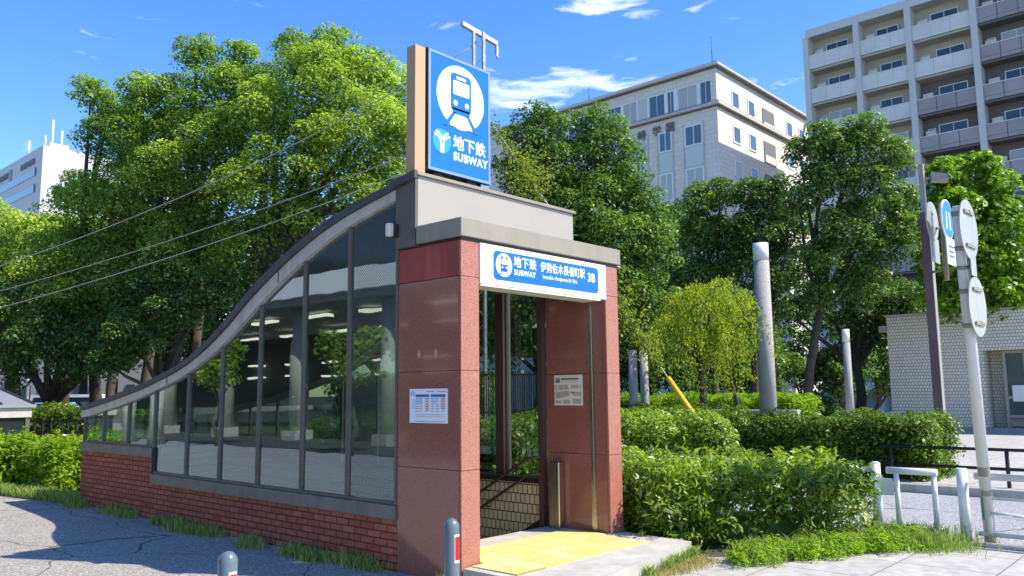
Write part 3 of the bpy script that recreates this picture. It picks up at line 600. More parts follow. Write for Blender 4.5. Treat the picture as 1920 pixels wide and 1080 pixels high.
# ---- roof sign
T = thing('pylon_sign', 'large blue subway sign with white train emblem on a tan post', 'sign', (.55, .78, 3.88))
MB().box(-.02, .125, .66, .80, 3.876, 5.27, .004).build('tan_post', 'tan', T)
MB().box(.165, 1.125, .68, .86, 3.95, 5.30).build('sign_case', 'black', T); MB().box(.30, .45, .72, .82, 3.877, 3.949).build('sign_foot', 'black', T); MB().box(.80, .95, .72, .82, 3.877, 3.949).build('sign_foot', 'black', T)
MB().box(1.0, 1.13, .70, .84, 3.877, 3.945).build('sign_bracket', 'steel', T)
fb = MB().box(.175, .205, .664, .679, 3.955, 5.29).box(1.09, 1.12, .664, .679, 3.955, 5.29).box(.206, 1.089, .664, .679, 3.955, 3.985).box(.206, 1.089, .664, .679, 5.26, 5.29).build('sign_frame', 'frame_blue', T)
sfc = MB().box(.206, 1.089, .668, .679, 3.986, 5.259).build('sign_face', 'blue', T)
train_logo(.668, .655, 4.85, .365, 'blue', T)
y_logo(.668, .37, 4.30, .135, T)
text('地下鉄', .17, .535, .668, 4.265, '-y', 'letter', T, .028, xs=1.0)
text('SUBWAY', .125, .54, .668, 4.13, '-y', 'letter', T, .035, sp=1.12, xs=.98)

# ---- bollards
def bollard(p, label, first=None):
    t = thing('bollard', label, 'bollard', p, 'grey bollards in front of the entrance')
    x, y, z = p; r = .057; b = MB(); prof = [(r, 0), (r, .78)]+[(r*math.cos(R(a)), .78+r*1.1*math.sin(R(a))) for a in (20, 40, 60, 80)]
    n = 24; v = [(x+q*math.cos(2*math.pi*k/n), y+q*math.sin(2*math.pi*k/n), z+h) for q, h in prof for k in range(n)]
    b.add(v, [(i*n+k, i*n+(k+1) % n, (i+1)*n+(k+1) % n, (i+1)*n+k) for i in range(len(prof)-1) for k in range(n)]+[tuple(range(len(v)-n, len(v)))], True); b.build('post', 'bollard', t)
    def plate(a0, a1, z0, z1, rr, m, nm):
        b = MB(); k = 6; v = [];
        for i in range(k+1):
            a = R(a0+(a1-a0)*i/k)
            for zz in (z0, z1): v.append((x+rr*math.cos(a), y+rr*math.sin(a), z+zz))
        b.add(v, [(2*i, 2*i+2, 2*i+3, 2*i+1) for i in range(k)]).build(nm, m, t)
    plate(-112, -62, .53, .73, r+.002, 'signwhite', 'reflector_backing'); plate(-107, -66, .55, .715, r+.004, 'redrefl', 'reflector')
    return t
bollard((-1.18, -1.11, G), 'grey round topped bollard with red reflector before the granite pillar')
bollard((-2.89, -1.0, G), 'grey round topped bollard with red reflector nearer the brick wall, lower left')

# ---- guy/utility pole
pole = thing('utility_pole', 'tall grey twin channel utility pole with crossarm rising behind the sign', 'utility pole', (8.22, 7.8, G))
cdv = Vector((8.22, 7.8, 0)); dirc = (Vector((8.5-7.86, 7.42-8.03, 0))).normalized()
for sgn in (-1, 1):
    c = cdv+dirc*.12*sgn; b = MB(); b.bar((c.x, c.y, G), (c.x, c.y, 10.42), .085, .05)
    b.build('channel', mat('galvanised', (.42, .43, .42), .5, metal=.4, noise=(9, (.2, .2, .19), .9)), pole)
lc = MB()
for i in range(24):
    z = .5+i*.41; a = cdv+dirc*.12*(1 if i % 2 else -1); c = cdv-dirc*.12*(1 if i % 2 else -1); lc.bar((a.x, a.y, z), (c.x, c.y, z+.3), .02, .012)
lc.build('lacing', 'steel', pole)
ca_ = at(866, 42, 20.6); cb_ = at(932, 80, 18.2); cb_.z = ca_.z+0.0
def ray_at_z(px, py, z): d = at(px, py, 1)-Vector(CAM); return Vector(CAM)+d*((z-CAM[2])/d.z)
zc_ = 10.5; ca_, cb_ = ray_at_z(866, 44, zc_), ray_at_z(931, 82, zc_)
arm = MB().bar(ca_, cb_, .09, .11).build('crossarm', mat('crossarm_zinc', (.62, .63, .62), .45, metal=.3, noise=(8, (.5, .5, .48), .6)), pole)
MB().bar(cb_-Vector((0, 0, .06)), cb_-Vector((0, 0, .3)), .07, .07).tube([cb_-Vector((.02, 0, .28)), cb_-Vector((.0, .05, .42))], .03, 8).build('insulator', mat('insulator', (.5, .5, .48), .3), arm)
for sgn in (-1, 1): c = cdv+dirc*.12*sgn; MB().bar((c.x, c.y, 10.1), tuple(ca_.lerp(cb_, .35 if sgn < 0 else .6)-Vector((0, 0, .05))), .04, .04).build('bracket', 'steel', pole)
# wires
def wire(a, b, sag, r, m='darkmetal', label='', grp='overhead cables', n=24):
    a, b = Vector(a), Vector(b); pts = [a.lerp(b, i/n)-Vector((0, 0, sag*4*(i/n)*(1-i/n))) for i in range(n+1)]
    o = MB().tube(pts, r, 6).build('overhead_cable', m); return tag(o, label, 'cable', grp)
pt = Vector((8.1, 7.9, 10.1))
M['cable'] = mat('grey_cable', (.22, .23, .22), .5)
wire(pt+Vector((0, 0, -.05)), at(-150, 545, 19), .55, .012, 'cable', 'topmost overhead cable sweeping left from behind the sign across the trees')
wire(at(896, 235, 20), at(-150, 585, 19), .3, .010, 'cable', 'thin middle overhead cable crossing the trees above the curved roof')
wire(at(896, 268, 20), at(-150, 616, 19), .3, .012, 'cable', 'lowest overhead cable crossing the trees above the curved roof')
# guy wire + guard + vine
g0 = at(900, 200, 20); g1 = at(1380, 893, 16.9); g1.z = G
gw = thing('guy_wire', 'steel guy wire with vine shoots running down to a yellow guard', 'guy wire', tuple(g1))
MB().tube([g0, g1], .016, 6).build('wire', mat('guy_steel', (.5, .48, .42), .5), gw)
gp = lambda t: g0.lerp(g1, t)
tt = .765; MB().tube([gp(tt), gp(.97)], .058, 14).build('guard', mat('guard_yellow', (.80, .48, .02), .4, noise=(5, (.6, .34, .02), .4)), gw)
vl = Leaves()
for t0, t1, n, sp in ((.05, .26, 500, .10), (.18, .25, 1200, .30), (.5, .74, 900, .07), (.55, .62, 700, .22), (.64, .7, 300, .2)):
    for k in range(n):
        p = gp(random.uniform(t0, t1)); vl.add(np.array([[p.x+random.gauss(0, sp), p.y+random.gauss(0, sp), p.z+random.gauss(0, sp*1.1)]]), rng.normal(size=(1, 3))+np.array([0, 0, .6]), .08, random.random())
vl.mesh('vine', 'leaf_vine', gw, .6)

# ================================================================ BUILDINGS
M['curtain'] = mat('curtain_behind_glass', (.42, .42, .39), .25, spec=.8)
def window(parent, face, c, u0, u1, z0, z1, fr=.12, m='winglass', fm='white', split=True, depth=.15, proud=.05):
    if random.random() < .3: m = "curtain"
    "window on plane x=c ('-x') or y=c ('-y')"
    def bx(b, a0, a1, d0, d1, q0, q1):
        return b.box(c+d0, c+d1, a0, a1, q0, q1) if face == '-x' else b.box(a0, a1, c+d0, c+d1, q0, q1)
    f = MB(); bx(f, u0, u0+fr, -proud, depth, z0, z1); bx(f, u1-fr, u1, -proud, depth, z0, z1); bx(f, u0+fr+.001, u1-fr-.001, -proud, depth, z0, z0+fr); bx(f, u0+fr+.001, u1-fr-.001, -proud, depth, z1-fr, z1)
    if split:
        n = max(1, int((u1-u0)/1.3))
        for k in range(1, n+1): a = u0+(u1-u0)*k/(n+1); bx(f, a-fr*.3, a+fr*.3, -proud*.6, depth, z0+fr+.001, z1-fr-.001)
    w = f.build('window', fm, parent); bx(MB(), u0+.01, u1-.01, -.01, depth+.3, z0+.01, z1-.01).build('pane', m, w); return w
# -- apartment block on the right
AX = 59.4
A = thing('apartment_building', 'tall grey apartment block with stacked rows of balconies at the upper right', 'building', (AX+6, 6, G))
MB().box(AX+1.1, AX+14, -14, 19.65, G, 31.2).build('wall', 'apt_wall', A)
cols = [19.65, 15.55, 11.68, 7.25, 2.95, -1.4, -5.7, -10, -14]; FH = 2.93; top = 31.45
MB().box(AX-.05, AX+14.05, -14.05, 19.7, 30.75, 31.45).build('roof_beam', 'apt_pil', A)
for i, y in enumerate(cols): MB().box(AX-.28, AX+1.1, y-.22, y+.22, G, 30.74).build('pillar', 'apt_pil', A)
for f in range(10):
    zf = 27.95-FH*f       # top of slab / bottom of parapet
    if zf < 1: break
    for i in range(len(cols)-1):
        y1, y0 = cols[i]-.225, cols[i+1]+.225
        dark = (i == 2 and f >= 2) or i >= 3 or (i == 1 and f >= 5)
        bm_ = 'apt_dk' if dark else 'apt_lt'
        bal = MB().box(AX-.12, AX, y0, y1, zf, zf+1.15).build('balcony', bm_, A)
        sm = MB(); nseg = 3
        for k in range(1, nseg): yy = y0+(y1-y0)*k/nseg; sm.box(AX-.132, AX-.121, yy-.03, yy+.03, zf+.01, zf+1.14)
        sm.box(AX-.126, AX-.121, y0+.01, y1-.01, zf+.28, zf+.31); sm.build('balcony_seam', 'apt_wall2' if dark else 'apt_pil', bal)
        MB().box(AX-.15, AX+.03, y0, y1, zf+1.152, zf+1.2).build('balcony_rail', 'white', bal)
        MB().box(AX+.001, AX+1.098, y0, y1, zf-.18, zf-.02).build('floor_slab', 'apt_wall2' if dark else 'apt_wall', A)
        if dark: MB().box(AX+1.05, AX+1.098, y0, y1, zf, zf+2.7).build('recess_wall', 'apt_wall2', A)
        h0 = random.uniform(.35, .5); ww = (y1-y0)*.5; ys0 = y0+(y1-y0)*h0*.5
        window(A, '-x', AX+1.03, ys0, ys0+ww, zf+.15, zf+2.2, .07, 'darkglass', 'white', True, .02, .04)
        if i < 2 or random.random() < .5: window(A, '-x', AX+1.03, y0+(y1-y0)*.78, y0+(y1-y0)*.92, zf+1.0, zf+2.0, .06, 'darkglass', 'white', False, .02, .04)
        ac = MB().box(AX+.6, AX+1.0, y1-.95, y1-.25, zf+1.1, zf+1.75); ac.build('air_conditioner', 'cream', A)
for (ya, yb) in ((19.85, 19.66),): MB().box(AX+.2, AX+1.2, 19.651, 19.78, G, 30.7).build('side_fin', 'apt_pil', A)
# -- beige stone building
BX, BY = 56.5, 26.5; ZT = 29.45
B = thing('stone_building', 'beige stone office building with a glazed top floor behind the trees', 'building', (BX+8, BY+10, G))
MB().box(BX, BX+21, BY, BY+34, G, ZT).build('wall', 'beige', B)
for z0, z1, p in ((ZT-.05, ZT+.22, .45), (25.95, 26.25, .35)):
    MB().box(BX-p, BX+21.2, BY-p, BY+34, z0, z1, .05).build('cornice', 'trimb', B); MB().box(BX-p*.7, BX+21.1, BY-p*.7, BY+33.9, z1+.002, z1+.10).build('cornice_cap', 'trimd', B)
    MB().box(BX-p*.6, BX+21.1, BY-p*.6, BY+33.9, z0-.08, z0-.002).build('cornice_bed', 'trimd', B)
# top-floor ribbon on the -x side
u = BY+.42
for wd, m_ in ((1.15, 'g'), (.2, 'p'), (2.0, 'g'), (.3, 'p'), (.75, 'g'), (.2, 'p'), (1.7, 'g'), (.15, 'p'), (.95, 'w'), (.12, 'p'), (1.6, 'g'), (.15, 'p'), (1.5, 'g'), (.15, 'p'), (.9, 'w'), (.15, 'p'), (1.6, 'g'), (.2, 'p'), (1.8, 'g'), (.2, 'p'), (1.8, 'g'), (.9, 'w'), (1.8, 'g'), (.2, 'p'), (1.8, 'g')):
    if m_ == 'g': window(B, '-x', BX-.02, u, u+wd, 26.34, 28.35, .08, 'winglass', 'white', True)
    elif m_ == 'w': MB().box(BX-.05, BX-.001, u, u+wd, 26.34, 28.35).build('infill_panel', 'bldwhite', B)
    else: MB().box(BX-.09, BX-.001, u, u+wd, 26.34, 28.35).build('pier', 'white', B)
    u += wd+.01

for y0, y1 in ((27.95, 29.75), (31.0, 32.4), (33.6, 35.0), (36.3, 37.7)):
    for z1, hh in ((24.75, 1.9), (20.9, 2.6), (17.2, 2.6), (13.4, 2.6), (9.6, 2.6), (5.8, 2.6)):
        window(B, '-x', BX-.02, y0, y1, z1-hh, z1, .14, 'winglass', 'white', True)
    MB().box(BX-.06, BX-.001, y0+.02, y1-.02, 21.0, 22.78).build('spandrel', mat('spandrel', (.55, .60, .58), .4), B)
    for yy in (y0-.12, y1+.001): MB().box(BX-.09, BX-.001, yy, yy+.12, 3, 24.9).build('trim', 'trimb', B)
for x0, x1 in ((59.2, 60.6), (62.3, 63.7), (70.6, 72.0), (73.6, 75)):
    for z1 in (28.05, 24.85, 21.7, 18.5, 15.3, 12.1, 8.9, 5.7):
        window(B, '-y', BY-.02, x0, x1, z1-1.6, z1, .13, 'winglass', 'white', False)
for z1 in (28.0, 24.8, 21.6, 18.4, 15.2):
    b = MB().box(65.3, 67.8, BY-.06, BY+.02, z1-2.1, z1); b.build('loggia', 'trimd', B); MB().box(65.5, 67.6, BY-.09, BY-.061, z1-2.1, z1-1.3).build('railing', 'apt_pil', B)
text('岩', .95, BX-.1, 36.3, 24.45, '-x', 'trimd', B, .02, .06); text('崎', .95, BX-.1, 34.6, 24.6, '-x', 'trimd', B, .02, .06); text('学', .95, BX-.1, 33.0, 24.65, '-x', 'trimd', B, .02, .06); text('園', .95, BX-.1, 31.6, 24.7, '-x', 'trimd', B, .02, .06)
MB().tube([(BX+.6, BY+.6, ZT), (BX+.6, BY+.6, ZT+3.1)], .035, 6).build('lightning_rod', 'darkmetal', B); MB().tube([(BX+.6, BY+14, ZT), (BX+.6, BY+14, ZT+2)], .035, 6).build('lightning_rod', 'darkmetal', B)
MB().box(62, 63.2, BY-.3, BY-.001, G, 6.5).build('brick_pier', 'brick', B)
MB().box(60.0, 61.3, BY-.2, BY-.1, 2.2, 3.6).build('sign_board', mat('faded_blue_board', (.08, .22, .36), .4), B)
# -- white hospital-like block far left
C = thing('white_building', 'distant white office block with rooftop aerials at the far left', 'building', (40, 140, G))
MB().box(34.75, 60, 123.7, 165, G, 38.6).build('wall', 'bldwhite', C)
for z0, z1 in ((34.45, 35.6), (31.9, 33.0)):
    wi = MB().box(34.65, 34.78, 126.3, 150, z0, z1).build('window', mat('blue_grey_glass', (.30, .42, .50), .2, spec=.8), C); MB().box(34.6, 34.64, 126.1, 126.4, z0-.1, z1+.15).build('frame', 'trimd', wi)
M['wsign'] = mat('weathered_sign', (.24, .24, .28), .6); rr_ = random.Random(3)
for y, n in ((133.1, 9), (144.5, 9)):
    for k in range(n):
        yy = y-k*.72; sg_ = MB()
        for j in range(3): a = rr_.uniform(0, .3); sg_.box(34.6, 34.74, yy-.5+a, yy-.38+a+.3*(j == 1), 36.35+j*.35, 36.5+j*.35+.5*(j == 0))
        sg_.box(34.6, 34.74, yy-.36, yy-.25, 36.36, 37.3); sg_.build('rooftop_lettering', M['wsign'], C)
MB().prism(circ(137.9, 36.6, .62, 16, 1.0), 0, 34.6, 34.74).build('rooftop_emblem', mat('emblem', (.2, .28, .36), .5), C)
an = MB()
for x, y, h in ((36.3, 125, 3.2), (37.6, 125, 2.2), (35, 131, 1.6), (35.2, 124.5, 1.2)): an.tube([(x, y, 38.6), (x, y, 38.6+h*1.4)], .14, 6)
an.box(35.8, 38.4, 124.2, 126, 38.6, 39.3).build('rooftop_aerial', 'white', C)
# -- low tiled building on the right
TL = thing('tiled_building', 'low beige tiled kiosk building with glazed front beyond the road', 'building', (33, 0, G))
MB().box(29.5, 36, 1.98, 5.4, G, 4.52).box(29.5, 36, -12, 1.979, 3.02, 4.52).box(30.6, 36, -12, 1.979, G, 3.019).build('wall', 'walltile', TL)
MB().box(29.45, 36.05, -12.05, 5.45, 4.522, 4.60).build('coping', 'conc_lt', TL)
gf = MB()
for y in (1.4, .72, -.6, -2, -3.4): gf.box(29.9, 30.0, y-.05, y+.05, G, 3.0)
for z in (.55, 1.25, 2.95): gf.box(29.91, 29.99, -6, 1.39, z-.05, z+.05)
gf.build('glazing_frame', 'alu_lt', TL)
MB().add([(29.96, -6, G), (29.96, 1.36, G), (29.96, 1.36, 2.98), (29.96, -6, 2.98)], [(0, 1, 2, 3)]).build('pane', 'winglass', TL)
MB().box(29.2, 29.49, 5.42, 5.62, 3.9, 4.15).build('wall_box', 'alu_lt', TL)
for nm, y0, y1, z0, z1 in (('notice', .1, .6, 1.6, 2.5), ('notice', -.6, -.1, 1.2, 2.0), ('notice', .78, 1.2, 1.1, 1.7)): MB().box(29.88, 29.91, y0, y1, z0, z1).build(nm, 'signwhite', TL)
MB().box(29.0, 29.49, -12, 5.4, G, G+.30).build('plinth', 'conc', TL)
# -- neighbouring low entrance on the left
N = thing('low_glass_shelter', 'small glazed shelter with grey sloping roof over sunny shrubs at the left edge', 'shelter', (-.8, 16, G))
MB().prism([(13.3, 1.46), (13.3, 1.40), (21, 2.5), (21, 2.6)], 0, -2.3, .62).build('roof', mat('grey_roof_sheet', (.30, .30, .33), .45, metal=.2, noise=(4, (.24, .24, .27), .5)), N)
rb = MB()
for x in (-1.5, -.75, -.02, .58): rb.prism([(13.32, 1.466), (13.32, 1.50), (21, 2.64), (21, 2.605)], 0, x-.02, x+.02)
rb.build('roof_rib', 'darkmetal', N); MB().box(-2.25, .56, 13.36, 13.42, 1.20, 1.395).build('eave_band', 'edge_alu', N); MB().prism([(13.43, 1.395), (13.43, 1.2), (21, 2.25), (21, 2.48)], 0, .52, .56).build('eave_band', 'edge_alu', N)
MB().add([(-2.2, 13.42, .78), (.48, 13.42, .78), (.48, 13.42, 1.2), (-2.2, 13.42, 1.2)], [(0, 1, 2, 3)]).build('glass_pane', 'darkglass', N)
MB().box(.46, .54, 13.385, 13.45, .78, 1.199).box(-1.0, -.95, 13.385, 13.41, .78, 1.199).build('mullion', 'bronze', N)
MB().box(-2.3, .58, 13.36, 13.5, .66, .777).build('sill', 'sill', N); MB().box(-2.2, .5, 13.42, 21, G, .658).build('brick_wall', 'brick', N)
MB().add([(.5, 13.5, .66), (.5, 21, .66), (.5, 21, 2.25), (.5, 13.5, 1.2)], [(0, 1, 2, 3)]).build('glass_pane', 'darkglass', N)

# -- unseen building across the plaza, added to supply the glass reflections
O = thing('unseen_colonnade', 'unseen white banded colonnade building added to supply the side glass reflections', 'building', (-22, 20, G))
cv = [(-11.3-.010*(y-24)**2*(.5), y) for y in range(4, 46, 3)]; cv += [(-13.8, 60), (-14, 130)]
bn = MB(); bn.prism([(x, y) for x, y in cv]+[(-45, 130), (-45, 4)], 2, 5.2, 5.95); bn.build('fascia_band', 'signwhite', O)
up = MB(); up.prism([(x-.7, y) for x, y in cv]+[(-45, 130), (-45, 4)], 2, 5.951, 13); up.build('upper_glazing', 'darkglass', O)
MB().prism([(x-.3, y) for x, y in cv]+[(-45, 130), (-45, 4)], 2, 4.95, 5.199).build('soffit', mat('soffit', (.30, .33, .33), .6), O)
MB().box(-45, -21, 4, 130, G, 4.94).build('back_wall', mat('dark_back_wall', (.018, .022, .026), .6), O); MB().box(-45, -9.6, 4, 130, G, G+.03).build('colonnade_floor', mat('soffit_shade_floor', (.05, .055, .06), .6), O)  # floor coloured dark, the shade under the soffit put into its colour
fl = mat('lit_tube', (.9, .9, .8), .5, emit=((1, .97, .82), 1.3))
for x, z in ((-14, 4.75), (-18, 4.6), (-20.7, 3.3), (-20.7, 2.6)):
    for y in range(10, 42, 4): MB().box(x-.15, x+.15, y, y+1.8, z, z+.1).build('light_fitting', fl, O)
for y in (11, 16.5, 22, 27.5, 33, 38.5):
    MB().tube([(-12.6, y, G), (-12.6, y, 4.94)], .36, 18).build('column', mat('column_stone', (.34, .34, .28), .6), O); MB().box(-13.05, -12.15, y-.45, y+.45, G, .25).build('column_base', 'conc', O)
for y in (24.7, 27.1): MB().tube([(-8.3, y, G), (-8.3, y, 2.6)], .28, 18).build('column', 'conc_lt', O)

for k, (x, y, lb) in enumerate(((-9.2, 14.0, 'unseen small plaza tree added for the glass reflections, nearer one'), (-9.0, 21.5, 'unseen small plaza tree added for the glass reflections, farther one'))):  # unseen trees, added only to show in the glass reflections
    tree('added_plaza_tree', lb, 'tree', (x, y, G), [(Vector((x, y, 2.3)), .8), (Vector((x+.3, y+.4, 2.9)), .7), (Vector((x-.3, y-.3, 3.1)), .6)], .13, 1.1, 'leaf_camphor', .07, 'plaza trees added for the reflections')

# ================================================================ STREET THINGS
# concrete light columns
def column(p, h, label, cap=True, r=.19):
    t = thing('light_column', label, 'light column', p, 'round concrete light columns')
    p = Vector(p); MB().tube([p, p+Vector((0, 0, h-(.45 if cap else 0)))], [r*1.12, r], 24).build('shaft', 'conc', t)
    if cap: MB().tube([p+Vector((0, 0, h-.445)), p+Vector((0, 0, h))], r*1.0, 24).build('lamp_cap', mat('frosted_cap', (.78, .76, .70), .4), t); 
    return t
c0 = at(1441, 770, 20); column((c0.x, c0.y, G+.1), 5.32, 'tall round concrete light column with white cap, the nearest and largest')
c0 = at(1590, 700, 28); column((c0.x, c0.y, G+.1), 3.72, 'slim looking far concrete light column with white cap under the dark trees', True, .125)
c0 = at(1188, 740, 21); column((c0.x, c0.y, G+.1), 2.72, 'left of the pair of concrete columns just beside the right granite pillar', False, .11)
c0 = at(1209, 740, 22); column((c0.x, c0.y, G+.1), 2.8, 'right of the pair of concrete columns beside the guy wire', False, .11)
# lamp post with signs
l0 = at(1763, 790, 17.4); lx, ly = l0.x, l0.y
LP = thing('lamp_post', 'brown square lamp post with a flat white lamp head', 'street lamp', (lx, ly, G))
MB().box(lx-.085, lx+.085, ly-.085, ly+.085, G, 4.9+.55, .006).build('post', mat('lamp_post_brown', (.17, .10, .105), .5, metal=.1, noise=(5, (.13, .08, .08), .6)), LP)
MB().box(lx-.09, lx+.09, ly-.10, ly-.087, G+.3, 5.3).build('sunlit_face', 'alu_lt', LP)  # pale strip on the post's sunny side, sunlight put into its colour
MB().box(lx-.05, lx+.05, ly-.05, ly+.05, 5.45, 6.55, .004).build('neck', 'alu_lt', LP)
hp = Vector((lx, ly, 6.22)); hd = Vector((.35, -.94, 0))
MB().bar(hp, hp+hd*.3, .05, .05).build('arm', 'alu', LP)
hdm = MB(); a = hp+hd*.18; b = hp+hd*.50; sdv = Vector((hd.y, -hd.x, 0))
hdm.add([a-sdv*.13+Vector((0, 0, -.08)), a+sdv*.13+Vector((0, 0, -.08)), b+sdv*.2+Vector((0, 0, -.10)), b-sdv*.2+Vector((0, 0, -.10)), a-sdv*.11+Vector((0, 0, .12)), a+sdv*.11+Vector((0, 0, .12)), b+sdv*.16+Vector((0, 0, .02)), b-sdv*.16+Vector((0, 0, .02))], [(3, 2, 1, 0), (4, 5, 6, 7), (0, 1, 5, 4), (1, 2, 6, 5), (2, 3, 7, 6), (3, 0, 4, 7)])
lh = hdm.build('lamp_head', 'alu_lt', LP)
def disc(c, n, r, th, m, parent, name='disc', nseg=56, rim=None):
    n = Vector(n).normalized(); a = n.cross(Vector((0, 0, 1))).normalized(); b = a.cross(n); c = Vector(c); v = []
    for d in (0, th):
        for k in range(nseg): t = 2*math.pi*k/nseg; v.append(c+n*d+(a*math.cos(t)+b*math.sin(t))*r)
    return MB().add(v, [tuple(range(nseg)), tuple(range(2*nseg-1, nseg-1, -1))]+[(k, (k+1) % nseg, nseg+(k+1) % nseg, nseg+k) for k in range(nseg)]).build(name, m, parent)
def plate(c, n, w2, h2, th, m, parent, name='plate'):
    n = Vector(n).normalized(); a = n.cross(Vector((0, 0, 1))).normalized(); c = Vector(c); z = Vector((0, 0, 1)); v = []
    for d in (0, th):
        for s1, s2 in ((-1, -1), (1, -1), (1, 1), (-1, 1)): v.append(c+n*d+a*w2*s1+z*h2*s2)
    return MB().add(v, [(0, 1, 2, 3), (7, 6, 5, 4), (0, 1, 5, 4), (1, 2, 6, 5), (2, 3, 7, 6), (3, 0, 4, 7)]).build(name, m, parent)
M['signback'] = mat('sign_back', (.44, .45, .42), .45, metal=.3, noise=(4, (.36, .37, .34), .5), stain=(.32, .33, .29))
# sign cluster on the lamp post
sp_ = at(1768, 430, 17.2)
SG = thing('sign_cluster', 'grey pipe with a blue round sign and white plate clamped beside the lamp post', 'road sign', (sp_.x, sp_.y, 3.3))
MB().tube([(sp_.x, sp_.y, 3.85), (sp_.x, sp_.y, 5.5)], .055, 12).build('pipe', 'alu', SG)
[MB().bar((sp_.x, sp_.y, zz), (lx, ly, zz), .04, .05).build('bracket', 'steel', SG) for zz in (5.0, 4.1)]
nb = Vector((.0, -1, 0)).normalized(); bc = at(1774, 412, 16.9)
disc(bc+nb*.0, nb, .42, .03, 'signwhite', SG, 'round_sign'); disc(bc+nb*.031, nb, .39, .004, mat('road_sign_blue', (.01, .23, .68), .3), SG, 'sign_face')
av = nb.cross(Vector((0, 0, 1))).normalized(); pv = MB()
for s1 in (-.13, .13): pv.bar(bc+nb*.037+av*s1+Vector((0, 0, -.22)), bc+nb*.037+av*s1*.8+Vector((0, 0, .16)), .07, .004)
pv.build('pictogram', 'letter', SG)
pc = at(1782, 472, 16.8); plate(pc, nb, .30, .28, .02, 'signwhite', SG); tb_ = MB()
for zz in (-.1, .0, .1): tb_.bar(pc+nb*.022-av*.2+Vector((0, 0, zz)), pc+nb*.022+av*.2+Vector((0, 0, zz)), .05, .004)
tb_.build('print', 'p_blue', SG)
nb2 = Vector((.0, 1, 0)).normalized(); d2 = at(1749, 415, 17.3); disc(d2, nb2, .42, .03, 'signback', SG, 'round_sign'); plate(at(1755, 470, 17.3), nb2, .26, .26, .02, 'signback', SG); 
MB().bar(d2+Vector((0, 0, .15)), (lx, ly, d2.z+.15), .03, .04).build('bracket', 'steel', SG)
# near sign pole
wx, wy = at(1846, 880, 9.3).x, at(1846, 880, 9.3).y
WP = thing('sign_pole', 'white steel pole carrying two large round sign backs at the right', 'road sign', (wx, wy, G))
wb, wt_ = at(1857, 1010, 9.3), at(1795, 391, 9.1); wax = lambda z: wb+(wt_-wb)*((z-wb.z)/(wt_.z-wb.z)); MB().tube([wax(G), wt_, wax(wt_.z+.03)], [.062, .062, .05], 20).build('pole', mat('pole_paint', (.68, .68, .64), .4, noise=(7, (.58, .58, .54), .6)), WP)
nn_ = Vector((.03, 1, 0)).normalized()
rt = Vector(AR); rt.z = 0; rt.normalize()
for py, rr, nm in ((430, .335, 'round_sign'), (575, .335, 'round_sign')):
    c = at(1817 if py == 430 else 1834, py, 9.05); o = disc(c, nn_, rr, .012, 'signback', WP, nm)
    aa = nn_.cross(Vector((0, 0, 1))).normalized()
    for dz in (-.19, .19): MB().bar(c-nn_*.012+aa*.17+Vector((0, 0, dz)), c-nn_*.012-aa*.17+Vector((0, 0, dz)), .015, .035).build('stiffener', 'alu', o)
    cl_ = MB()
    for dz in (-.19, .19): cl_.bar(wax(c.z+dz), c-nn_*.02+Vector((0, 0, dz)), .03, .05); cl_.tube([wax(c.z+dz-.025), wax(c.z+dz+.025)], .069, 16)
    cl_.build('clamp', 'alu', WP)
c = at(1826, 499, 9.05); plate(c, nn_, .10, .11, .01, 'signback', WP); MB().tube([wax(c.z-.02), wax(c.z+.02)], .069, 16).build('clamp', 'alu', WP)
MB().tube([wax(.62), wax(.72)], .064, 20, False).build('tape', 'alu', WP); MB().tube([wax(.40), wax(.46)], .064, 20, False).build('tape', 'alu', WP)
MB().bar(wax(.12)+Vector((-.05, .035, 0)), wax(.38)+Vector((-.05, .035, 0)), .02, .03).build('sticker', mat('green_sticker', (.03, .25, .17), .5), WP)

# white guard fence
def railthing(label): return thing('guard_rail', label, 'guard rail', (5.2, -1, G), 'white tubular guard rails along the road')
FX = 5.18
t = railthing('long white tubular guard rail running behind the leafy bush'); MB().tube([(FX+.02, -1.96, .62), (FX+.25, 4.5, .62)], .035, 12).build('top_rail', 'rail_white', t); MB().tube([(FX+.02, -1.96, .12), (FX+.25, 4.5, .12)], .022, 10).build('bottom_rail', 'rail_white', t)
for y in (.3, 2.4, 4.5): MB().tube([(FX+.1+y*.03, y, G), (FX+.1+y*.03, y, .66)], .045, 12).build('post', 'rail_white', t)
MB().tube([(FX, -2.0, G), (FX, -2.0, .70)], .058, 16).tube([(FX, -2.0, .70), (FX, -2.0, .715)], [.06, .03], 16).build('end_post', 'rail_white', t)
t = railthing('short white rail frame hanging open between the bush and the pole')
MB().tube([(FX, -2.13, .62), (FX, -2.70, .62)], .04, 12).build('top_rail', 'rail_white', t); MB().tube([(FX, -2.08, -.04), (FX, -2.78, -.04)], .022, 10).build('bottom_rail', 'rail_white', t)
for y in (-2.24, -2.66): MB().tube([(FX, y, -.03), (FX, y, .6)], .032, 10).build('upright', 'rail_white', t)
MB().box(FX-.01, FX+.01, -2.20, -2.06, .32, .52).build('hinge_plate', 'rail_white', t)
t = railthing('white rail panel with curved tube behind the sign pole')
MB().tube([(FX+.05, -2.95, G), (FX+.05, -2.95, .68)], .058, 16).build('end_post', 'rail_white', t)
MB().tube([(FX+.05, -3.08, .60), (FX+.05, -6.5, .60)], .04, 12).build('top_rail', 'rail_white', t); MB().tube([(FX+.05, -3.08, -.04), (FX+.05, -6.5, -.04)], .026, 10).tube([(FX+.05, -3.15, .36), (FX+.05, -6.5, .36)], .018, 10).build('lower_rail', 'rail_white', t)
for y in (-3.2, -4.2, -5.2, -6.2): MB().tube([(FX+.05, y, -.03), (FX+.05, y, .6)], .03, 10).build('upright', 'rail_white', t)
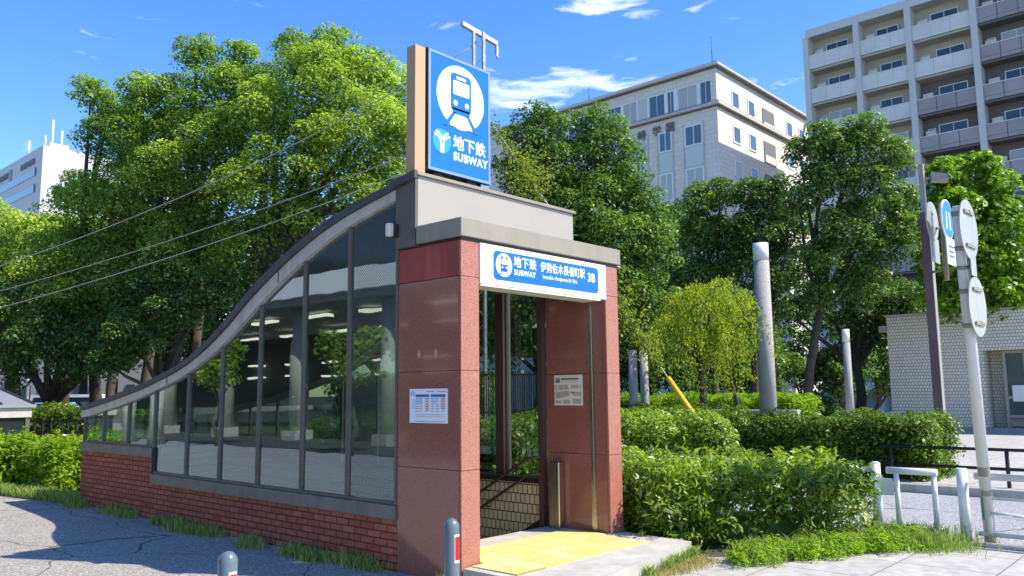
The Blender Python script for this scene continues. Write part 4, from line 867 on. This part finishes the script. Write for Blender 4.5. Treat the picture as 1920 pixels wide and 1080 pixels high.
MB().tube([(FX+.03, -3.22, .20), (FX+.03, -3.45, .19)]+[(FX+.03, -3.45-.32*math.sin(R(a)), -.04+.23*math.cos(R(a))) for a in range(0, 91, 15)], .018, 8).build('curved_tube', 'rail_white', t)
# black rail
t = thing('black_railing', 'black two bar railing along the far kerb in front of the hedge', 'railing', (10.2, -3, G))
for z in (.585, .27): MB().tube([(10.2, -.4, z), (10.2, -9, z)], .028, 10).build('rail', 'darkmetal', t)
for y in (-.6, -2.42, -4.3, -6.2, -8.1): MB().tube([(10.2, y, G+.1), (10.2, y, .585)], .032, 10).build('post', 'darkmetal', t)
# planter wall
for (a, b, nm, lb) in (((17, 4.0), (17, 11.5), 'planter_wall', 'long low pale concrete planter wall behind the near hedge'), ((24, 6.2), (24, 8.1), 'planter_wall', 'short pale planter wall beneath the dark trees')):
    o = MB().box(a[0], a[0]+.25, a[1], b[1], G, 1.05 if a[0] < 20 else .75, .02).build(nm, 'conc_lt'); tag(o, lb, 'wall', 'planter walls')
# picket fence seen through the entrance
t = thing('picket_fence', 'dark metal picket fence seen through the entrance glass', 'fence', (9, 9, G)); f0, f1 = at(895, 745, 17), at(1060, 745, 17); fd = (f1-f0); pk = MB()
for i in range(40): p = f0+fd*(i/39); pk.bar((p.x, p.y, G), (p.x, p.y, 2.05), .02, .02)
pk.build('pickets', 'darkmetal', t); MB().bar((f0.x, f0.y, 1.98), (f1.x, f1.y, 1.98), .03, .04).bar((f0.x, f0.y, 1.2), (f1.x, f1.y, 1.2), .03, .04).build('rails', 'darkmetal', t)
t = thing('low_fence', 'low dark railing beyond the shrubs on the left', 'fence', tuple(at(100, 800, 21))); f0, f1 = at(50, 792, 21), at(175, 792, 21); pk = MB()
for z in (.45, .72, 1.0): pk.bar((f0.x, f0.y, z), (f1.x, f1.y, z), .05, .05)
for i in range(9): p = f0.lerp(f1, i/8); pk.bar((p.x, p.y, G), (p.x, p.y, 1.0), .05, .05)
pk.build('bars', 'darkmetal', t)
# bicycle half hidden in the shrubs
bb = at(158, 806, 16.2); bk = thing('bicycle', 'parked bicycle with pale handlebar half hidden in the lime shrubs', 'bicycle', (bb.x, bb.y, G)); fx, fy = bb.x, bb.y; dv = -rt
def bp(u, z, s=0.): return Vector((fx, fy, 0))+dv*u+Vector((0, 0, G+z))+Vector((dv.y, -dv.x, 0))*s
for u in (0, 1.05):
    ring = [bp(u+.31*math.cos(a), .33+.31*math.sin(a)) for a in [2*math.pi*k/24 for k in range(25)]]; wh = MB().tube(ring, .018, 6, False).build('wheel', 'black', bk)
    sk = MB()
    for k in range(10): a = math.pi*k/5; sk.tube([bp(u, .33), bp(u+.3*math.cos(a), .33+.3*math.sin(a))], .002, 3)
    sk.build('spokes', 'steel', wh)
MB().tube([bp(.05, .33), bp(.18, .85)], .018, 8).tube([bp(.16, .75), bp(.55, .28), bp(.75, .85)], .018, 8).tube([bp(.55, .28), bp(1.05, .33), bp(.72, .7)], .014, 8).tube([bp(.17, .8), bp(.55, .35)], .015, 8).build('frame', 'rail_white', bk)
MB().tube([bp(.18, .85), bp(.2, 1.0), bp(.22, 1.02, .1), bp(.35, 1.0, .28), bp(.5, .96, .3)], .013, 8).tube([bp(.2, 1.0), bp(.22, 1.02, -.1), bp(.35, 1.0, -.28), bp(.5, .96, -.3)], .013, 8).build('handlebar', 'steel', bk)
MB().tube([bp(.62, .9), bp(.88, .92)], [.03, .07], 8).build('saddle', 'black', bk)
# parked cars in the far street at left
def car(p, ang, col, label, L_=4.3, H=1.5, van=False):
    t = thing('parked_car', label, 'car', tuple(p), 'cars parked in the street behind the trees'); ca, sa = math.cos(ang), math.sin(ang)
    def X(b): b.v = [(p.x+x*ca-y*sa, p.y+x*sa+y*ca, G+z) for x, y, z in b.v]; return b
    h = L_/2; prof = [(-h, .35), (-h, .85), (-h+.1, .95), (-h*.62, 1.0), (-h*.38, H), (h*.55, H), (h*.86, 1.0), (h, .85), (h, .35)] if not van else [(-h, .35), (-h, 1.0), (-h+.35, 1.15), (-h+.75, H), (h-.1, H), (h, 1.2), (h, .35)]
    X(MB().prism([(x, z) for x, z in prof], 1, -.85, .85)).build('body', mat('car_paint', col, .3, coat=.5), t)
    gl = [(-h*.55, 1.0), (-h*.36, H-.07), (h*.52, H-.07), (h*.76, 1.0)] if not van else [(-h+.5, 1.1), (-h+.82, H-.15), (h-.25, H-.15), (h-.15, 1.1)]
    X(MB().prism(gl, 1, -.865, .865)).build('windows', 'darkglass', t)
    for x in (-h*.62, h*.62):
        for y in (-.8, .62):
            c = [(x+.32*math.cos(a), .32+.32*math.sin(a)) for a in [2*math.pi*k/18 for k in range(18)]]; X(MB().prism(c, 1, y-.04+.0*y, y+.2)).build('wheel', 'black', t)
va = math.atan2(-rt.y, -rt.x)
car(at(95, 770, 42), va+.1, (.16, .42, .62), 'light blue car glimpsed between the trunks at the far left'); car(at(150, 770, 44), va, (.7, .7, .7), 'white van glimpsed between the trunks beside the low hedge', 4.6, 1.9, True); car(at(28, 770, 46), va, (.62, .62, .6), 'pale car behind the low glass shelter roof')
SH = thing('shop_building', 'pale low building front behind the tree trunks at far left', 'building', tuple(at(80, 770, 60))); s0, s1 = at(-60, 770, 60), at(330, 770, 60)
sm_ = MB().bar((s0.x, s0.y, 2.5), (s1.x, s1.y, 2.5), .4, 5.3); sm_.build('wall', mat('shop_wall', (.42, .41, .42), .7), SH)
for i in range(12):
    a, b = s0.lerp(s1, (i+.15)/12), s0.lerp(s1, (i+.65)/12); nf = Vector((-AF[0], -AF[1], 0))*.24
    MB().bar((a.x+nf.x, a.y+nf.y, 1.3+(i % 3)*.2), (b.x+nf.x, b.y+nf.y, 1.3+(i % 3)*.2), .05, 2.4).build('shop_window', 'darkglass' if i % 3 else 'winglass', SH)
PF = thing('pipe_gate', 'white pipe frame standing in the street at far left', 'gate', tuple(at(38, 760, 34))); q = [at(24, 760, 34), at(24, 716, 34), at(53, 712, 34), at(50, 760, 34)]; MB().tube(q, .06, 8).build('frame', 'white', PF)

# ================================================================ VEGETATION
# big camphors behind the entrance (left to right)
def gb(x, d, y=900): p = at(x, y, d); return (p.x, p.y, G)
grp = 'large trees behind the entrance'
tree('camphor_tree', 'pale yellow green tree at the left edge below the white office block', 'tree', gb(20, 34), pxblobs([(-50, 470, 34, 2.3), (40, 455, 33, 1.6), (100, 445, 34, 1.2), (0, 540, 33, 2.4), (80, 540, 33, 1.9), (-50, 630, 33, 2.2), (60, 620, 33, 1.7)]), .14, 1.2, 'leaf_camphor2', .25, grp)
tree('camphor_tree', 'leaning tall tree with a light tuft standing clear of the crown at left', 'tree', gb(165, 29), pxblobs([(170, 180, 28, .75), (205, 205, 28, .7), (185, 265, 28, 1.0), (250, 330, 28, 1.6), (235, 240, 28, 1.0), (150, 360, 29, .9), (120, 372, 29, .6), (190, 420, 28, 1.9), (120, 500, 28, 1.7), (200, 540, 27, 1.9), (110, 610, 27, 1.6), (190, 640, 27, 1.5), (270, 460, 28, 1.6)]), .115, 1.15, 'leaf_camphor', .24, grp)
tree('camphor_tree', 'tall broad camphor crown with twin tops, left of the tallest one', 'tree', gb(318, 26), pxblobs([(370, 112, 27, .85), (445, 118, 27, .85), (262, 175, 27, .8), (310, 190, 27, 1.1), (400, 210, 27, 1.5), (290, 260, 27, 1.5), (370, 310, 26.5, 2.0), (300, 400, 27, 1.8), (400, 420, 26, 1.7), (340, 510, 26, 1.6), (470, 190, 27, 1.5), (440, 280, 26, 1.6), (240, 560, 26, 1.3)]), .115, 1.15, 'leaf_camphor', .3, grp, stems=2)
tree('camphor_tree', 'tallest sunlit camphor tree directly behind the curved roof', 'tree', gb(415, 24), pxblobs([(560, 108, 26, .95), (630, 98, 26, .95), (690, 135, 26, 1.0), (735, 180, 26, 1.0), (600, 180, 25.5, 1.9), (515, 215, 25, 1.4), (670, 260, 25, 1.9), (740, 270, 25, 1.2), (570, 310, 25, 1.9), (490, 370, 25, 1.5), (650, 370, 25, 1.6), (740, 360, 25, 1.2), (470, 470, 25, 1.3), (550, 430, 25, 1.3)]), .115, 1.15, 'leaf_camphor2', .26, grp, stems=2)
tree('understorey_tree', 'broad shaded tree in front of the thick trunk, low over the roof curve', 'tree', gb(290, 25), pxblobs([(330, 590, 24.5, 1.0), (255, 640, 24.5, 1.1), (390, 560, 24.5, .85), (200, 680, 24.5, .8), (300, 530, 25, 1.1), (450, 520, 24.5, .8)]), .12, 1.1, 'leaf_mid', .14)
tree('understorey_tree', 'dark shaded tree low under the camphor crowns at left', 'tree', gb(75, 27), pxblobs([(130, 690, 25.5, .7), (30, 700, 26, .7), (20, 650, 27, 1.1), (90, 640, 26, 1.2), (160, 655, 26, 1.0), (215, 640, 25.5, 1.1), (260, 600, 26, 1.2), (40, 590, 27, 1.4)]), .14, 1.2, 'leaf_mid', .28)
for i, (x, d, r, lb) in enumerate(((110, 34, .16, 'slim bare trunk left of the forked pair'), (165, 33, .15, 'left stem of the pale forked pair of trunks'), (195, 32, .17, 'right stem of the pale forked pair of trunks'), (345, 27, .2, 'dark trunk just right of the thick leaning trunk'), (260, 30, .2, 'dark upright trunk between the low hedge and the roof end'))):
    p = Vector(gb(x, d)); t = thing('thin_tree', lb, 'tree', tuple(p), 'thin trunks under the big crowns'); MB().tube([p, p+Vector((.1, .1, 2)), p+Vector((.3, -.1, 5)), p+Vector((-.1, .2, 8))], [r*1.2, r, r*.8, r*.4], 9).build('trunk', 'bark', t)
    crown([(tuple(p+Vector((-.1, .2, 7.6))), 1.2)], .16, 1.0).mesh('crown', 'leaf_mid', t)
# a belt of trees across the park, far behind
bgl = (('far dark park tree behind the slim trunks at the extreme left', 10, 52), ('far park tree between the low shelter and the thick leaning trunks', 150, 50), ('far park tree filling the gap behind the thick leaning trunk', 290, 46), ('far park tree behind the middle of the curved roof', 420, 48), ('far park tree behind the upper curved roof', 560, 46), ('far park tree directly behind the tan sign post', 700, 48), ('far park tree seen between blue sign and round tree', 860, 46), ('far park tree behind the round dark tree', 1010, 44), ('far park tree behind the weeping tree', 1200, 46))
for lb, x, d in bgl:
    bl = [(x+random.uniform(-50, 50), 470+70*k+random.uniform(-15, 15), d+random.uniform(-1.5, 1.5), random.uniform(2.2, 2.9)) for k in range(3)]+[(x-70, 640, d, 2.3), (x+70, 630, d, 2.3), (x-60, 560, d, 2.2), (x+60, 550, d, 2.2)]
    tree('park_tree', lb, 'tree', gb(x, d), pxblobs(bl), .26, 1.1, random.choice(['leaf_mid', 'leaf_camphor']), .3, 'far trees across the park')
# right side trees
tree('round_tree', 'dense rounded dark green tree right of the blue sign', 'tree', gb(1120, 24), pxblobs([(1010, 265, 24, 1.15), (1110, 262, 24, 1.05), (985, 340, 24, 1.1), (1065, 340, 24, 1.5), (1165, 330, 24, 1.1), (1010, 430, 24, 1.4), (1110, 430, 23.5, 1.7), (1205, 405, 24, 1.15), (1215, 480, 23.5, 1.1), (1130, 530, 23.5, 1.5), (1030, 520, 24, 1.4), (1215, 560, 24, .95), (1180, 610, 24, .9)]), .115, 1.3, 'leaf_dark', .25, rel=.30, core=.68)
tree('street_tree', 'small dark tree between the round tree and the tall far column', 'tree', gb(1350, 35), pxblobs([(1310, 385, 34, 1.0), (1350, 370, 34, .9), (1320, 450, 34, 1.3), (1370, 460, 34, 1.3), (1330, 540, 34, 1.4), (1290, 520, 34, 1.2)]), .15, 1.4, 'leaf_dark', .2, core=.6)
tree('street_tree', 'bushy dark green tree behind the tall near light column', 'tree', gb(1420, 34), pxblobs([(1400, 370, 33, .9), (1450, 375, 33, 1.1), (1420, 440, 33, 1.3), (1480, 430, 33, 1.1), (1400, 520, 33, 1.4), (1470, 510, 33, 1.4), (1440, 580, 33, 1.0)]), .15, 1.4, 'leaf_mid', .2, core=.6)
tree('street_tree', 'taller dark tree with pointed top in front of the apartment block', 'tree', gb(1515, 31), pxblobs([(1540, 265, 30, .8), (1620, 255, 30, .95), (1590, 300, 30, 1.2), (1500, 290, 30, .7), (1670, 300, 30, .9), (1545, 350, 30, 1.2), (1640, 370, 30, 1.3), (1500, 380, 30, .8), (1690, 380, 30, .75), (1590, 440, 30, 1.4), (1540, 490, 30, 1.1), (1660, 470, 30, 1.2), (1700, 430, 30, .9), (1620, 540, 30, 1.2), (1540, 560, 30, .8)]), .13, 1.4, 'leaf_dark', .2, core=.5)
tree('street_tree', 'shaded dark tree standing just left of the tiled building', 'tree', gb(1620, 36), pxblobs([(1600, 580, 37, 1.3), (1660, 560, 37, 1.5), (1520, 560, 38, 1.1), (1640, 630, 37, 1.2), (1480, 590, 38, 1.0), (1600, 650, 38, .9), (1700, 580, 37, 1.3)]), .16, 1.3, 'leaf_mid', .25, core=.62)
tree('plane_tree', 'bright green broad leaved tree above the tiled building at the right', 'tree', gb(1840, 33), pxblobs([(1770, 330, 31, .9), (1830, 320, 31, .9), (1865, 350, 31, .9), (1780, 400, 31, 1.3), (1860, 420, 31, 1.3), (1900, 400, 31, .7), (1810, 480, 31, 1.5), (1890, 490, 31, 1.1), (1750, 500, 31, 1.0), (1850, 550, 31, 1.4), (1910, 560, 31, 1.2), (1780, 560, 31, 1.2), (1725, 430, 31.5, .8)]), .19, 1.35, 'leaf_plane', .25, aspect=.75, core=.55)
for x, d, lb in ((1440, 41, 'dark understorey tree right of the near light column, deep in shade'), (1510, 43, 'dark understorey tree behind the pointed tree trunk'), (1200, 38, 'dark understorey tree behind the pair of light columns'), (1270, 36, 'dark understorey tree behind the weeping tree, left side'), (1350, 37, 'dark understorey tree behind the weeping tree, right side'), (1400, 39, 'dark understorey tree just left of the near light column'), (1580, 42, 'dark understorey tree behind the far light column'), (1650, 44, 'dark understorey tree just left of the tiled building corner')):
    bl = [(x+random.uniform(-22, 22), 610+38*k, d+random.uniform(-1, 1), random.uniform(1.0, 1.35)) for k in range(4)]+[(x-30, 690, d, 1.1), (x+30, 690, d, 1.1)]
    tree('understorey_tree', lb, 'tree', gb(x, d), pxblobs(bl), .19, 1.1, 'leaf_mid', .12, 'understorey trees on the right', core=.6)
# weeping tree
wt = thing('weeping_tree', 'small weeping tree with yellow green drooping branches', 'tree', gb(1325, 20.5)); L_ = Leaves(); tw = MB()
wc = Vector(gb(1325, 20.5)); tw.tube([wc, wc+Vector((0, 0, 1.5)), wc+Vector((.1, .1, 3.0))], [.13, .1, .06], 8)
for k in range(150):
    cx_, cy_ = random.choice([(1265, 610), (1290, 565), (1320, 550), (1350, 548), (1385, 575), (1345, 625), (1300, 630)]); top_ = at(cx_+random.gauss(0, 11), cy_+random.gauss(0, 9), 20.5+random.uniform(-1, 1)); ang = random.uniform(0, 6.283); ln = random.uniform(.25, 1.1); dr = random.uniform(.3, 1.9)
    pts = [top_+Vector((math.cos(ang)*ln*s, math.sin(ang)*ln*s, .15*math.sin(s*3)-dr*s*s)) for s in [i/14 for i in range(15)]]
    if k % 5 == 0: tw.tube(pts[::3], [.012]*5, 4); tw.tube([wc+Vector((.1, .1, 2.4)), pts[0]], [.04, .015], 5)
    for q in pts:
        n = 9; P = np.array(q)+rng.normal(size=(n, 3))*.07; L_.add(P, rng.normal(size=(n, 3))*.7+np.array([0, 0, .4]), .075, rng.random(n))
tw.build('trunk', 'bark', wt); tree('small_tree', 'small light green tree tucked behind the weeping tree, beside the near light column', 'tree', gb(1395, 24), pxblobs([(1390, 585, 24, .75), (1360, 550, 24, .6), (1405, 640, 24, .6), (1250, 585, 25, .7), (1235, 640, 25, .6)]), .10, 1.2, 'leaf_camphor', .07); L_.mesh('crown', 'leaf_weep', wt, .4, 1.0)
# shrubs, hedges
AN = CY-math.pi/2     # across the view
shrub('leafy_bush', 'big unruly bright green bush right of the entrance doorway', 'bush', (2.68, 5.12, -1.55, -.30, G, .60), .10, 1.25, 'leaf_bush', .26, .2, AN, aspect=.3, sprigs=210)
shrub('leafy_bush', 'tall dark tangle of shrubs between the granite pillar and the guy guard', 'bush', (5.9, 8.6, 1.9, 3.6, G, 1.0), .09, 1.3, 'leaf_bush', .3, .3, AN, sprigs=70)
shrub('weedy_bush', 'lighter weedy shrub against the right granite pillar', 'bush', (2.9, 4.6, .35, 1.75, G, .66), .10, 1.2, 'leaf_bush', .24, .2, 0, aspect=.28, sprigs=80)
shrub('hedge', 'long clipped hedge across the road, shaded on its near side', 'hedge', (10.4, 12.1, -1.15, 3.6, G, 1.0), .085, 1.5, 'leaf_hedge', .10, .26)
shrub('hedge', 'mounded hedge behind the guy guard, left of the long clipped one', 'hedge', (10.2, 12.3, 3.7, 8.2, G, 1.08), .085, 1.4, 'leaf_hedge', .14, .3)
shrub('hedge', 'low hedge growing on top of the pale planter wall', 'hedge', (17.3, 18.8, 4.2, 11.5, .6, 1.38), .10, 1.2, 'leaf_lime', .10, .25)
shrub('hedge', 'tall shrubs seen through the doorway glass behind the picket fence', 'hedge', (6.5, 10.5, 9.4, 11.2, G, 1.9), .12, 1.2, 'leaf_bush', .2, .36, AN)
shrub('hedge', 'low shrubs seen through the glass just outside the right hand wall', 'hedge', (3.4, 5.6, 2.6, 8.0, G, 1.0), .10, 1.2, 'leaf_bush', .2, .3)
shrub('lime_shrub', 'sunny lime green shrub bed beside the brick wall at left', 'bush', (.12, 2.1, 10.7, 12.5, G, .70), .085, 1.4, 'leaf_lime', .14, .2, 0, sprigs=60)
shrub('lime_shrub', 'sunny lime green shrub bed in front of the low glass shelter', 'bush', (-1.9, .5, 12.3, 13.3, G, .74), .085, 1.4, 'leaf_lime', .12, .2, 0, sprigs=40)
shrub('hedge', 'thin brownish hedge under the trunks beyond the low railing', 'hedge', (-.0, 5.4, 18.5, 19.7, G, 1.22), .11, 1.1, 'leaf_hedge', .12, .3, AN)
shrub('hedge', 'dark hedge deep under the trees beside the far light column', 'hedge', (30, 33, 9.0, 18, G, 1.1), .16, 1.0, 'leaf_mid', .15, .4)
# grass
rnd = random.uniform
grass('olive grass tufts along the foot of the long brick wall', 5200, (lambda tf=[(-.08-.16*random.random(), y) for y in (1.3, 1.6, 2.1, 2.4, 3.3, 4.4, 4.7, 5.1, 5.4, 5.8, 6.9, 7.5, 8.6)]: (lambda c=None: (lambda c: (c[0]+random.gauss(0, .07), c[1]+random.gauss(0, .14), G))(random.choice(tf))))(), .16, .008)
grass('grass and weeds fringing the shrub bed at left', 7000, lambda: (lambda y: (.0-(y-9)*.13+abs(random.gauss(0, .2))-.15, y, G))(rnd(8.9, 12.8)), .22, .012)
grass('dry straw coloured grass beside the concrete step', 2600, lambda: (rnd(1.3, 2.45), -1.12-abs(random.gauss(0, .12))+.03, G), .07, .006, 'dry', 1.0)
grass('green weeds at the edge of the concrete step', 1500, (lambda: (lambda c: (c[0]+random.gauss(0, .05), c[1]+random.gauss(0, .02), G))(random.choice([(1.35, -1.16), (1.75, -1.12), (1.95, -1.08), (2.2, -1.04), (2.45, -1.0), (.15, -.1), (-.06, .15)]))), .14, .014)
wd_ = Leaves()
for k in range(240):
    q = random.random(); o_ = abs(random.gauss(0, .20)); X, Y = 2.50+q*2.2-o_*.5, -1.40-q*1.15-o_*.5; hh = .05+.2*random.random()*(1-min(1, o_*1.6))
    wd_.clump((X, Y, G+hh*.5), .05+hh*.5, 40, .055, .8, .3+.6*random.random(), .7)
tag(wd_.mesh('weeds', 'leaf_lime', None, .3), 'low leafy weeds spreading over the paving in front of the big bush', 'weeds', kind='stuff')
grass('tall bright grass blades along the front of the leafy bush', 2600, lambda: (lambda s, q: (2.5+s*2.1-q*.5, -1.45-s*.95-q*.5, G))(rnd(0, 1), random.gauss(0, .16)), .24, .010)
grass('pale seeding grass under the white guard rails', 4200, lambda: (lambda s: (4.75+random.gauss(0, .25), -2.45+random.gauss(0, .3), G))(0), .24, .009)
print('objects', len(bpy.data.objects), 'polys', sum(len(m.polygons) for m in bpy.data.meshes))
